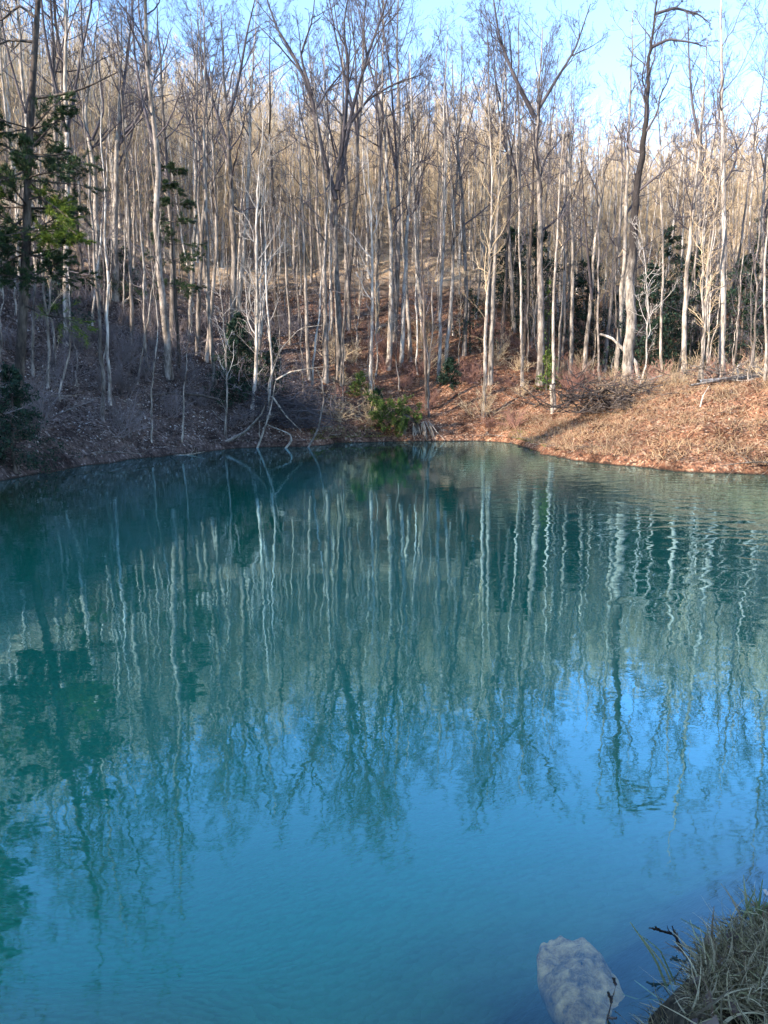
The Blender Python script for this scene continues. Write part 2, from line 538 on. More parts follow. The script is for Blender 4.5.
cx, cy = POND.mean(0)
pv = [(cx + (p[0] - cx) * 1.0 + 0.9 * (p[0] - cx) / math.hypot(p[0] - cx, p[1] - cy),
       cy + (p[1] - cy) * 1.0 + 0.9 * (p[1] - cy) / math.hypot(p[0] - cx, p[1] - cy), 0) for p in POND]
wme = bpy.data.meshes.new('water')
wme.from_pydata(pv, [], [list(range(len(pv)))])
wme.materials.append(water_material())
water = mesh_obj('water', wme); water['kind'] = 'structure'
if wme.polygons[0].normal.z < 0:
    wme.flip_normals()


# ------------------------------------------------------------------ trees
def wander(rng, P, amp):
    K = len(P)
    w = np.cumsum(rng.normal(size=(K, 2)), 0)
    w -= np.linspace(0, 1, K)[:, None] * w[-1]
    P = P.copy(); P[:, :2] += w * amp / math.sqrt(K)
    return P


def bare_tree_parts(rng, trunkP, trunkR, limbs=(), n1=13, start=0.45, ms=(6, 5, 4), lf=0.30, ang=50, up=0.10, twig=0.007, rr=0.5, stubs=0):
    """returns (trunk verts, quads), (crown verts, quads) of a bare deciduous tree"""
    tP = trunkP[None]; tR = trunkR[None]
    tr = [tubes(tP, tR, 8 if trunkP.shape[0] < 50 else 14)]
    cr = []
    L1P, L1R = grow(rng, tP, tR, n1, (start, 0.99), (ang, 13), lf, 9, rr, up, 0.17, twig * 1.6, short=0.55)
    cr += crown_tubes(rng, L1P, L1R, ms, up, twig)
    for (lp, lr) in limbs:
        cr.append(tubes(lp[None], lr[None], 6))
        P1, R1 = grow(rng, lp[None], lr[None], 7, (0.3, 1.0), (36, 11), 0.42, 7, 0.6, up, 0.12, twig * 1.5)
        cr += crown_tubes(rng, P1, R1, (5, ms[1], ms[2]), up, twig)
    if stubs:   # thin dead side twigs on the bole
        P1, R1 = grow(rng, tP, tR, stubs, (0.10, start + 0.12), (62, 15), 0.13, 6, 0.14, 0.08, 0.18, twig)
        cr.append(tubes(P1, R1, 3))
        P2, R2 = grow(rng, P1, R1, 6, (0.15, 1), (42, 12), 0.5, 4, 0.7, 0.06, 0.2, twig)
        cr.append(tubes(P2, R2, 3))
    return join(tr), join(cr)


def proto_path(rng, Hh, r0, lean=0.04, amp=0.25, K=22, flare=1.35):
    z = np.linspace(-0.4, Hh, K)
    a = rng.uniform(0, 2 * PI)
    P = np.stack([math.cos(a) * lean * z, math.sin(a) * lean * z, z], 1)
    P = wander(rng, P, amp)
    t = np.clip(z / Hh, 0, 1)
    R = r0 * (1 - 0.86 * t ** 1.15) * (1 + (flare - 1) * np.exp(-np.maximum(z, 0) / 0.5))
    return P, R


def bare_tree_proto(seed, Hh, r0, fork=False, bark_m=None, twig_m=None, name='bare_tree', **kw):
    rng = np.random.RandomState(seed)
    P, R = proto_path(rng, Hh, r0, amp=0.25)
    limbs = []
    if fork:
        kf = int(len(P) * rng.uniform(0.42, 0.55))
        for s in range(2):
            a = rng.uniform(0, 2 * PI)
            d = np.array([math.cos(a) * 0.42, math.sin(a) * 0.42, 1.0])
            pts = [P[kf]]
            for k in range(9):
                d = norm(d + np.array([0, 0, 0.08]) + rng.normal(size=3) * 0.06)
                pts.append(pts[-1] + d * (Hh - P[kf][2]) * 0.105)
            limbs.append(resample(pts, R[kf] * 0.72 * np.linspace(1, 0.18, 10), 10))
    tr, cr = bare_tree_parts(rng, P, R, limbs, **kw)
    root = empty(name, (0, 0, 0))
    root['category'] = 'tree'
    mesh_obj('trunk', mk_mesh('trunk', *tr, [bark_m]), root)
    mesh_obj('crown', mk_mesh('crown', *cr, [twig_m]), root)
    return root


# ---- hero trees: own shape each, placed where the photograph shows their base
def hero(name, px, width, Hh, label, bark_m=M_GREY, twig_m=M_TWIG, limbs=(), Y=None, seed=0, flare=1.25, top_r=0.12,
         base=None, amp=0.12, cat='tree', group=None, split=None, **kw):
    rng = np.random.RandomState(seed + 1000)
    g0 = ground_px(*px[0]) if Y is None else at(px[0][0], px[0][1], Y)
    Yd = g0[1]
    m_px = Yd / FPX
    r0 = width * 0.82 * m_px / 2
    gz = H1(g0[0], g0[1])
    pts = [np.array([g0[0], Yd, min(gz, g0[2]) - 0.4])]
    pts += [at(a, b, Yd) + np.array([0, rng.normal() * 0.15, 0]) for a, b in px[(0 if g0[2] > gz - 0.2 else 1):]]
    pts = [pts[0]] + [p for p in pts[1:] if p[2] > pts[0][2] + 0.3]
    d = norm(pts[-1] - pts[-2])
    topz = gz + Hh
    while pts[-1][2] < topz - 0.5:
        d = norm(d * 0.8 + np.array([0, 0, 0.25]) + rng.normal(size=3) * 0.05)
        pts.append(pts[-1] + d * min(2.0, topz - pts[-1][2] + 0.1))
    pts = np.array(pts)
    n = len(pts)
    s = np.concatenate([[0], np.cumsum(np.linalg.norm(np.diff(pts, axis=0), axis=1))]); s /= s[-1]
    rr_ = r0 * (1 - (1 - top_r) * s ** 1.1)
    P, R = resample(pts, rr_, 28 if split is None else 60)
    P[0] = pts[0]
    hz = P[:, 2] - gz
    R = R * (1 + (flare - 1) * np.exp(-np.maximum(hz, 0) / 0.5))
    P = wander(rng, P, amp if split is None else 0.3)
    org = np.array([g0[0], Yd, gz])
    L = []
    for lp, w in limbs:
        q = np.array([at(a, b, Yd) for a, b in lp])
        q[:, 1] += np.linspace(0, rng.uniform(-1.5, 1.5), len(q))
        lr = np.linspace(0.78 * w * m_px / 2, w * m_px / 2 * 0.16, len(q))
        L.append(resample(q - org, lr, 12))
    tr, cr = bare_tree_parts(rng, P - org, R, L, **kw)
    root = empty(name, org, label, cat, group)
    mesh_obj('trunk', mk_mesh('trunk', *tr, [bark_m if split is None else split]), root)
    mesh_obj('crown', mk_mesh('crown', *cr, [twig_m]), root)
    return root


BIG = dict(n1=14, start=0.45, ms=(6, 6, 4), lf=0.29, twig=0.006, stubs=8)
MIDK = dict(n1=11, start=0.45, ms=(5, 5, 4), lf=0.26, twig=0.006, stubs=8)
THIN = dict(n1=12, start=0.35, ms=(5, 4, 3), lf=0.22, twig=0.006, stubs=6, ang=35)
SAP = dict(n1=12, start=0.3, ms=(4, 4, 0), lf=0.24, twig=0.005, stubs=4, ang=38)

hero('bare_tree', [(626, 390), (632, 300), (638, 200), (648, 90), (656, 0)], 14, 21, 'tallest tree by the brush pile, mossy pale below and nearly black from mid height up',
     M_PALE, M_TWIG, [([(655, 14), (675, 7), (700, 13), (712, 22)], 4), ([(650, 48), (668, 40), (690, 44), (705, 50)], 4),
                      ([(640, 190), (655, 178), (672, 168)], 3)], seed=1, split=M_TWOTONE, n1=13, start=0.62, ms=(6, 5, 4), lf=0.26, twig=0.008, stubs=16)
hero('bare_tree', [(340, 378), (338, 280), (336, 190), (340, 150)], 10, 15.5, 'grey tree whose trunk splits into a wide vase of dark limbs against the sky', M_GREY, M_TWIG,
     [([(336, 200), (322, 150), (310, 90), (292, 50), (272, 18), (262, -20)], 7), ([(337, 190), (345, 120), (348, 60), (342, 20), (350, -30)], 7),
      ([(340, 180), (352, 110), (366, 60), (384, 10), (395, -30)], 6), ([(345, 130), (368, 100), (395, 85), (420, 78)], 4), ([(312, 95), (300, 55), (312, 20), (316, -20)], 4)],
     seed=2, n1=8, start=0.55, ms=(6, 5, 4), lf=0.3, twig=0.008, stubs=8)
hero('bare_tree', [(325, 382), (326, 280), (328, 200), (318, 120), (312, 60)], 7, 19, 'slimmer grey trunk standing tight against the vase-shaped tree', M_GREY, M_TWIG, seed=3, **MIDK)
hero('bare_tree', [(540, 384), (540, 250), (536, 150), (538, 100), (542, 40)], 10, 21, 'grey tree with greenbrier-covered base and a crown forking low into long limbs', M_GREY, M_TWIG,
     [([(535, 118), (520, 92), (508, 70), (496, 40), (488, -10)], 6), ([(538, 110), (556, 80), (575, 50), (590, 5)], 5)], seed=4, **BIG)
hero('bare_tree', [(483, 417), (485, 330), (489, 260), (491, 180), (488, 90)], 5, 18, 'slender pale stem rooted lowest on the orange leaf slope', M_PALE, M_TWIGT, seed=5, **THIN)
hero('bare_tree', [(490, 384), (493, 320), (497, 240), (499, 180), (503, 90)], 6.5, 19, 'straight pale trunk rising just behind the lowest slender stem of the orange slope', M_PALE, M_TWIG, seed=6, **MIDK)
hero('bare_tree', [(389, 370), (391, 320), (392, 240), (386, 150)], 7, 19, 'pale trunk with a crooked lower bole beside a paler straight one, above the shore hemlock', M_PALE, M_TWIG, seed=7, **MIDK)
hero('bare_tree', [(402, 368), (404, 300), (407, 200), (410, 110)], 6, 20, 'bright straight trunk paired with a crooked one above the shore hemlock', M_WHITE, M_TWIG, seed=8, **MIDK)
hero('bare_tree', [(371, 395), (371, 330), (371, 240), (368, 150)], 4.5, 16, 'thin nearly white stem beside a small green-leaved shrub above the mossy shore', M_WHITE, M_TWIGP, seed=9, **THIN)
hero('birch', [(251, 416), (256, 370), (258, 310), (258, 240), (258, 180)], 5, 15, 'white birch with a curved foot and pale twigs over the fallen shore branches', M_WHITE, M_TWIGP, seed=10, n1=18, start=0.22, ms=(5, 4, 3), lf=0.22, twig=0.006, stubs=5, ang=38)
hero('bare_tree', [(268, 420), (272, 360), (267, 300), (266, 220)], 3.4, 12, 'thin pale sapling leaning against the curved white birch', M_WHITE, M_TWIGP, seed=11, **SAP)
hero('bare_tree', [(309, 380), (306, 320), (303, 250), (300, 150)], 5, 19, 'grey stem standing alone between the white birch and the vase-shaped tree', M_GREY, M_TWIG, seed=12, **MIDK)
hero('bare_tree', [(232, 350), (234, 260), (231, 180), (226, 90), (222, 30)], 9, 20, 'stout grey trunk rising behind a dark young evergreen', M_GREY, M_TWIG,
     [([(230, 150), (215, 110), (205, 70), (196, 20)], 5), ([(228, 120), (240, 85), (250, 40), (262, 0)], 5)], seed=13, **BIG)
hero('bare_tree', [(116, 300), (115, 230), (117, 150), (119, 110)], 9, 17, 'whitish split trunk with two dark curving limbs, above the shaded slope', M_PALE, M_TWIG,
     [([(117, 138), (130, 130), (142, 112), (148, 85), (152, 40)], 5), ([(118, 150), (122, 90), (128, 40), (130, -10)], 5), ([(119, 145), (140, 125), (165, 108)], 3)], seed=14, **BIG)
hero('bare_tree', [(98, 300), (97, 240), (92, 170), (84, 110), (92, 70)], 8, 18, 'pale trunk with a Y-shaped fork next to the whitish split one', M_PALE, M_TWIG,
     [([(91, 140), (76, 112), (74, 90), (60, 40)], 4), ([(92, 140), (105, 112), (100, 60)], 4)], seed=15, **BIG)
hero('bare_tree', [(172, 345), (172, 250), (165, 150), (160, 60)], 8, 19, 'grey trunk partly hidden behind the dead-topped young pine', M_GREY, M_TWIG, seed=16, **BIG)
hero('bare_tree', [(196, 355), (198, 290), (204, 200), (206, 120), (202, 60)], 6, 19, 'first of the close grey trunks behind the purple thicket, with a straight bole', M_GREY, M_TWIG, seed=17, **MIDK)
hero('bare_tree', [(206, 362), (212, 300), (218, 240), (214, 150)], 5, 18, 'leaning grey trunk of the close pair behind the purple thicket', M_GREY, M_TWIG, seed=18, **MIDK)
hero('bare_tree', [(132, 345), (130, 270), (128, 200), (124, 120)], 5, 17, 'slim dull grey trunk on the shaded slope below the whitish split tree', M_GREY, M_TWIG, seed=19, **MIDK)
hero('bare_tree', [(464, 355), (466, 300), (462, 200), (455, 110)], 6, 20, 'grey trunk standing uphill of the small round evergreen', M_GREY, M_TWIG, seed=20, **MIDK)
hero('bare_tree', [(446, 362), (451, 300), (454, 230), (448, 130)], 5, 18, 'leaning grey stem just uphill of the small round evergreen', M_PALE, M_TWIG, seed=21, **MIDK)
hero('bare_tree', [(427, 410), (425, 350), (422, 280), (420, 200)], 4.5, 13, 'brownish crooked stem with a dark twiggy top behind the shore hemlock', M_DARK, M_TWIG, seed=22, **THIN)
hero('bare_tree', [(411, 362), (408, 300), (404, 240), (402, 180)], 5, 18, 'grey stem leaning slightly toward the paired pale trunks', M_PALE, M_TWIG, seed=23, **MIDK)
hero('bare_tree', [(571, 382), (572, 320), (574, 260), (570, 190)], 5.5, 18, 'pale trunk on the red leaf slope next to the greenbrier-covered tree', M_PALE, M_TWIG, seed=24, **MIDK)
hero('bare_tree', [(585, 378), (590, 320), (595, 250), (603, 170)], 6, 19, 'pale trunk with a slight bow and a low fork on the red leaf slope', M_PALE, M_TWIG, [([(592, 300), (588, 260), (584, 220), (580, 150)], 4)], seed=25, **MIDK)
hero('bare_tree', [(604, 372), (610, 320), (617, 250), (622, 170)], 6, 18, 'brownish trunk leaning outward at the edge of the red leaf slope', M_GREY, M_TWIG, seed=26, **MIDK)
hero('bare_tree', [(692, 366), (695, 310), (699, 220), (702, 150), (705, 90)], 9, 19, 'pale stout trunk rising out of the glossy evergreens behind the bank', M_PALE, M_TWIG,
     [([(702, 150), (690, 110), (684, 70), (680, 20)], 4)], seed=27, **BIG)
hero('bare_tree', [(716, 362), (717, 310), (720, 240), (724, 150)], 5, 17, 'slim pale trunk close beside the stout trunk in the evergreens', M_PALE, M_TWIG, seed=28, **MIDK)
hero('bare_tree', [(660, 335), (664, 290), (672, 230), (682, 160)], 5, 17, 'whitish trunk leaning over the evergreens behind the brush pile', M_WHITE, M_TWIG, seed=29, **MIDK)
hero('bare_tree', [(678, 345), (680, 290), (684, 210), (684, 130)], 4.5, 17, 'upright whitish stem between the leaning white trunk and the stout one', M_WHITE, M_TWIG, seed=30, **MIDK)
hero('sapling', [(638, 392), (645, 360), (647, 320), (643, 270), (640, 220)], 2.6, 9, 'thin sapling growing from the brush pile close to the tallest tree', M_WHITE, M_TWIGP, seed=31, **SAP)
hero('sapling', [(612, 370), (620, 330), (628, 270), (634, 215)], 2.4, 10, 'wand-like pale sapling crossing the foot of the tallest tree', M_WHITE, M_TWIGP, seed=32, **SAP)
hero('sapling', [(655, 372), (660, 345), (668, 332), (674, 310), (679, 270)], 3, 8, 'pale sapling with a kinked zigzag stem beside the brush pile', M_WHITE, M_TWIGP, seed=33, **SAP)
hero('sapling', [(151, 443), (149, 400), (152, 370), (155, 320), (153, 285)], 2.6, 8.5, 'wiry grey sapling with a zigzag stem rooted just above the dark waterline', M_PALE, M_TWIG, seed=34, **SAP)
hero('sapling', [(64, 400), (64, 370), (70, 352), (71, 320), (69, 290)], 2.6, 8, 'crooked sapling with a sharp kink low on the dark slope', M_PALE, M_TWIG, seed=35, **SAP)
hero('sapling', [(137, 384), (141, 350), (146, 320), (152, 280)], 2.4, 9, 'thin curved sapling uphill of the zigzag one on the dark slope', M_PALE, M_TWIG, seed=36, **SAP)
hero('sapling', [(224, 437), (224, 400), (222, 350), (221, 310)], 2.8, 8, 'straight pale sapling at the waterline on the near side of the birch', M_PALE, M_TWIGP, seed=37, **SAP)
hero('sapling', [(180, 443), (181, 420), (183, 390), (185, 360)], 2.4, 6, 'short straight sapling rooted in the purple thicket at the waterline', M_PALE, M_TWIG, seed=38, **SAP)
hero('sapling', [(98, 392), (99, 370), (104, 345), (108, 300), (109, 270)], 2.4, 8, 'thin sapling under the low pine bough with an arched side stem', M_PALE, M_TWIG, seed=39, **SAP)
hero('bare_tree', [(48, 388), (48, 330), (44, 280), (40, 240)], 4, 12, 'thin pale trunk bending under the yellow-green pine boughs', M_PALE, M_TWIG, seed=40, **THIN)
hero('bare_tree', [(33, 375), (34, 330), (36, 270), (36, 200)], 4, 13, 'dull grey stem close behind the big dark pine', M_GREY, M_TWIG, seed=41, **THIN)
hero('bare_tree', [(522, 385), (521, 320), (518, 240), (516, 160)], 4, 17, 'thin stem between the paired slope trunks and the greenbrier-covered tree', M_PALE, M_TWIG, seed=42, **MIDK)
hero('bare_tree', [(554, 410), (553, 340), (556, 260), (560, 170)], 4.6, 17, 'pale straight stem standing in the bright green brier by the bank', M_PALE, M_TWIG, seed=43, **MIDK)

# ---- repeats: bare forest trees copied from a few prototypes
protos = []
spec = [(23, .19, False, M_PALE, M_TWIG), (22, .15, True, M_GREY, M_TWIG), (21, .13, False, M_GREY, M_TWIG), (24, .20, True, M_GREY, M_TWIG),
        (20, .11, False, M_PALE, M_TWIG), (20, .10, False, M_GREY, M_TWIG), (22, .14, True, M_PALE, M_TWIG), (18, .085, False, M_PALE, M_TWIG), (22, .15, False, M_DARK, M_TWIG)]
for i, (h_, r_, fk, bm_, tm_) in enumerate(spec):
    protos.append(bare_tree_proto(50 + i, h_, r_, fk, bm_, tm_, n1=12 + i % 3, start=0.48 + 0.04 * (i % 3), ms=(6, 6, 4), lf=0.27, twig=0.006, stubs=10))
back_protos = []
for i, (h_, r_, fk, bm_) in enumerate([(21, .15, False, M_PALE), (22, .17, True, M_GREY), (20, .12, False, M_PALE), (22, .14, False, M_GREY), (19, .10, False, M_PALE)]):
    back_protos.append(bare_tree_proto(150 + i, h_, r_, fk, bm_, M_TWIGT, n1=12 + i % 3, start=0.36, ms=(5, 5, 3), lf=0.25, twig=0.009, stubs=10))
sap_protos = []
for i, (h_, r_, bm_) in enumerate([(8, .045, M_PALE), (10, .06, M_PALE), (7, .04, M_GREY), (11, .065, M_GREY), (14, .075, M_PALE), (13, .065, M_WHITE), (15, .08, M_GREY)]):
    sap_protos.append(bare_tree_proto(80 + i, h_, r_, False, bm_, M_TWIGT if i == 1 else M_TWIG, name='sapling', n1=14, start=0.3, ms=(5, 4, 0), lf=0.20, twig=0.006, stubs=4, ang=36))


def tree_label(x, y, d):
    ang = math.degrees(math.atan2(x, y))
    if ang < -9:
        return (('slender bare tree in the shaded woods directly above the dark leaf bank', 'bare trees low on the shaded slope') if d < 13 else
                ('bare grey tree standing high up the slope behind the shaded woods', 'bare trees high on the shaded slope'))
    if ang < 10:
        return (('bare tree in the front ranks above the leafy middle shore', 'bare trees above the middle shore') if d < 14 else
                ('bare tree deep in the woods uphill of the middle shore', 'bare trees deep behind the middle shore'))
    return (('bare tree just behind the crest of the brown grassy bank', 'bare trees behind the bank crest') if d < 17 else
            ('bare tree far back behind the evergreens of the grassy bank', 'bare trees far behind the grassy bank'))


prng = np.random.RandomState(77)
placed = [(o.location.x, o.location.y) for o in COL.objects if o.type == 'EMPTY' and o.get('category') in ('tree',) and abs(o.location.x) > 1e-6]


def scatter(n, ymax, dmin, dmax, mind, amax=31.0, tries=60000, ymin=16):
    out = []
    X = prng.uniform(-50, 52, tries); Y = prng.uniform(ymin, ymax, tries)
    D = pond_d(X, Y); A = np.degrees(np.arctan2(X, Y))
    ok = (np.abs(A) < amax) & (D > dmin) & (D < dmax)
    ok &= ~((A > 8) & (D < 8.5))
    for x, y, d in zip(X[ok], Y[ok], D[ok]):
        if len(out) >= n: break
        if all((x - a) ** 2 + (y - b) ** 2 > mind ** 2 for a, b in placed):
            placed.append((x, y)); out.append((x, y, d))
    return out


used = set()
def drop(protolist, x, y, smin, smax, label, group, ki=None):
    i = prng.randint(len(protolist)) if ki is None else ki
    s = prng.uniform(smin, smax)
    z = H1(x, y)
    tilt = (prng.normal() * 0.038, prng.normal() * 0.038)
    src = protolist[i]
    if id(src) not in used:
        used.add(id(src))
        src.location = (x, y, z); src.rotation_euler = (*tilt, prng.uniform(0, 6.28)); src.scale = (s, s, s)
        src['label'] = label; src['group'] = group
    else:
        copy_thing(src, (x, y, z), prng.uniform(0, 6.28), s, label, group, tilt)


for x, y, d in scatter(54, 74, 4.5, 24, 2.0, ymin=37):
    drop(protos, x, y, 0.85, 1.18, *tree_label(x, y, d))
for x, y, d in scatter(100, 98, 19, 50, 2.1, ymin=48):
    drop(back_protos, x, y, 0.5, 0.78, *tree_label(x, y, d))
for x, y, d in scatter(150, 70, 1.5, 26, 0.75, ymin=30):
    drop(sap_protos, x, y, 0.6, 1.1, *(('thin bare sapling growing on the shaded leaf bank', 'saplings on the shaded bank') if x < -4 else
                                       ('thin bare sapling growing on the reddish leaf slope', 'saplings on the reddish slope')))

# ---- the far sunlit hillside: a wood that reads as one mass
src_col = bpy.data.collections.new('far_wood_trees')
for i in range(6):
    rng = np.random.RandomState(200 + i)
    P, R = proto_path(rng, 13 + i % 3 * 1.5, 0.12 + 0.02 * (i % 3))
    tr, cr = bare_tree_parts(rng, P, R, (), n1=13, start=0.22, ms=(5, 4, 3), lf=0.24, twig=0.010, stubs=8)
    v, q = join([tr, cr])
    me = mk_mesh('far_tree', v, q, [M_WHITE if i % 2 else M_PALE, M_TWIGT], np.r_[np.zeros(len(tr[1])), np.ones(len(cr[1]))])  # whitish bark and tan twigs carry the hill's sunlit tone in their colour
    o = bpy.data.objects.new('far_tree', me); src_col.objects.link(o)
wr = np.random.RandomState(9)
X = wr.uniform(-150, 150, 40000); Y = wr.uniform(55, 200, 40000)
D = pond_d(X, Y); A = np.degrees(np.arctan2(X, Y))
ok = (D > 29) & (D < 120) & (np.abs(A) < 36)
X, Y = X[ok][:3000], Y[ok][:3000]
pts = np.stack([X, Y, height(X, Y) - 0.2], 1)
pm = bpy.data.meshes.new('far_woods'); pm.from_pydata(pts.tolist(), [], [])
fw = mesh_obj('far_woods', pm); fw['kind'] = 'stuff'
ng = bpy.data.node_groups.new('far_woods', 'GeometryNodeTree')
ng.interface.new_socket('Geometry', in_out='INPUT', socket_type='NodeSocketGeometry')
ng.interface.new_socket('Geometry', in_out='OUTPUT', socket_type='NodeSocketGeometry')
gi = ng.nodes.new('NodeGroupInput'); go = ng.nodes.new('NodeGroupOutput')
ip = ng.nodes.new('GeometryNodeInstanceOnPoints'); ci = ng.nodes.new('GeometryNodeCollectionInfo')
ci.inputs['Collection'].default_value = src_col; ci.inputs['Separate Children'].default_value = True; ci.inputs['Reset Children'].default_value = True
rv = ng.nodes.new('FunctionNodeRandomValue'); rv.data_type = 'FLOAT_VECTOR'
rv.inputs[0].default_value = (-0.05, -0.05, 0); rv.inputs[1].default_value = (0.05, 0.05, 6.28)
rs = ng.nodes.new('FunctionNodeRandomValue'); rs.data_type = 'FLOAT'
rs.inputs[2].default_value = 0.65; rs.inputs[3].default_value = 1.05; rs.inputs['Seed'].default_value = 3
ri = ng.nodes.new('FunctionNodeRandomValue'); ri.data_type = 'INT'
ri.inputs[4].default_value = 0; ri.inputs[5].default_value = 5; ri.inputs['Seed'].default_value = 7
ln = ng.links.new
ln(gi.outputs[0], ip.inputs['Points']); ln(ci.outputs[0], ip.inputs['Instance'])
ip.inputs['Pick Instance'].default_value = True
ln(ri.outputs[2], ip.inputs['Instance Index']); ln(rv.outputs[0], ip.inputs['Rotation']); ln(rs.outputs[1], ip.inputs['Scale'])
ln(ip.outputs[0], go.inputs[0])
md = fw.modifiers.new('far_woods', 'NODES'); md.node_group = ng


# ------------------------------------------------------------------ evergreens
def pine_parts(rng, trunkP, trunkR, zs, blen, tuft=0.16, dens=26, nb=5, droop=0.0, dead=0):
    """trunk, boughs and needle tufts; zs: heights (fractions of the trunk) that carry whorls"""
    tP, tR = trunkP[None], trunkR[None]
    B, Rb = [], []
    K = len(trunkP)
    for t in zs:
        f = t * (K - 1); i = min(int(f), K - 2); p = trunkP[i] * (1 - f + i) + trunkP[i + 1] * (f - i)
        a0 = rng.uniform(0, 6.28)
        for k in range(nb):
            a = a0 + k * 6.28 / nb + rng.normal() * 0.35
            d = np.array([math.cos(a), math.sin(a), 0.05 - droop])
            L = blen(t) * rng.uniform(0.6, 1.15)
            pts = [p]
            for s in range(6):
                d = norm(d + np.array([0, 0, 0.02 - droop * 0.2]) + rng.normal(size=3) * 0.10)
                pts.append(pts[-1] + d * L / 6)
            B.append(pts); Rb.append(np.linspace(max(0.02, trunkR[i] * 0.25), 0.008, 7))
    B = np.array(B); Rb = np.array(Rb)
    P2, R2 = grow(rng, B, Rb, 14, (0.25, 1.0), (48, 14), 0.34, 4, 0.6, 0.03, 0.12, 0.005)
    bt = [tubes(B, Rb, 5), tubes(P2, R2, 3)]
    # needle tufts along the twigs
    n = len(P2)
    m = dens
    idx = np.repeat(np.arange(n), m); tt = rng.uniform(0.3, 1.0, n * m) * 3
    i0 = np.minimum(tt.astype(int), 2); fr = (tt - i0)[:, None]
    C = P2[idx, i0] * (1 - fr) + P2[idx, i0 + 1] * fr
    T = norm(P2[idx, i0 + 1] - P2[idx, i0])
    Dn = norm(T + rng.normal(size=C.shape) * [0.9, 0.9, 0.45] + np.array([0, 0, 0.1]))
    nd = leaf_quads(rng, C + Dn * tuft * 0.4, tuft, aspect=0.10, D=Dn)
    return tubes(tP, tR, 8), join(bt), nd


def spray_tree_parts(rng, Hh, rad_, n_b=46, per=60, leaf=0.10, base=0.06, top_pow=0.8, K=5, droop=0.10, lean=(0, 0)):
    """hemlock-like evergreen: drooping boughs with flat sprays of small leaves"""
    z = np.linspace(-0.2, Hh, 10)
    tp = np.stack([lean[0] * z, lean[1] * z, z], 1); tp = wander(rng, tp, 0.05 * Hh ** 0.5)
    tr_ = np.maximum(0.035 * Hh ** 0.6 * (1 - 0.9 * np.clip(z / Hh, 0, 1)), 0.008)
    t = base + (1 - base) * (np.arange(n_b) + rng.uniform(0, 1, n_b)) / n_b
    f = t * 9; i = np.minimum(f.astype(int), 8); fr = (f - i)[:, None]
    p = tp[i] * (1 - fr) + tp[i + 1] * fr
    a = rng.uniform(0, 6.28, n_b)
    L = rad_ * ((1 - t) ** top_pow + 0.10) * rng.uniform(0.55, 1.25, n_b)
    d = np.stack([np.cos(a), np.sin(a), np.full(n_b, 0.25)], 1)
    out = np.empty((n_b, K, 3)); out[:, 0] = p
    for k in range(1, K):
        d = norm(d + np.array([0, 0, -droop]) + rng.normal(size=d.shape) * 0.10)
        out[:, k] = out[:, k - 1] + d * (L / (K - 1))[:, None]
    R = np.repeat(np.linspace(0.016, 0.006, K)[None], n_b, 0)
    P2, R2 = grow(rng, out, R, 8, (0.15, 1.0), (50, 10), 0.42, 3, 0.6, -0.03, 0.1, 0.004)
    n = len(P2); idx = np.repeat(np.arange(n), per // 8 + 1)
    tt = rng.uniform(0.05, 1.0, len(idx))[:, None] * 2
    i0 = np.minimum(tt[:, 0].astype(int), 1); fr = tt - i0[:, None]
    C = P2[idx, i0] * (1 - fr) + P2[idx, i0 + 1] * fr + rng.normal(size=(len(idx), 3)) * leaf * 0.5
    nd = leaf_quads(rng, C, leaf, up=2.0, aspect=0.55)
    return tubes(tp[None], tr_[None], 7), join([tubes(out, R, 4), tubes(P2, R2, 3)]), nd


def evergreen(name, loc, parts, label, cat, mats, group=None):
    root = empty(name, loc, label, cat, group)
    mesh_obj('trunk', mk_mesh('trunk', *parts[0], [mats[0]]), root)
    b, nd = parts[1], parts[2]
    v, q = join([b, nd])
    mesh_obj('crown', mk_mesh('crown', v, q, [mats[0], mats[1]], np.r_[np.zeros(len(b[1])), np.ones(len(nd[1]))], smooth=False), root)
    return root


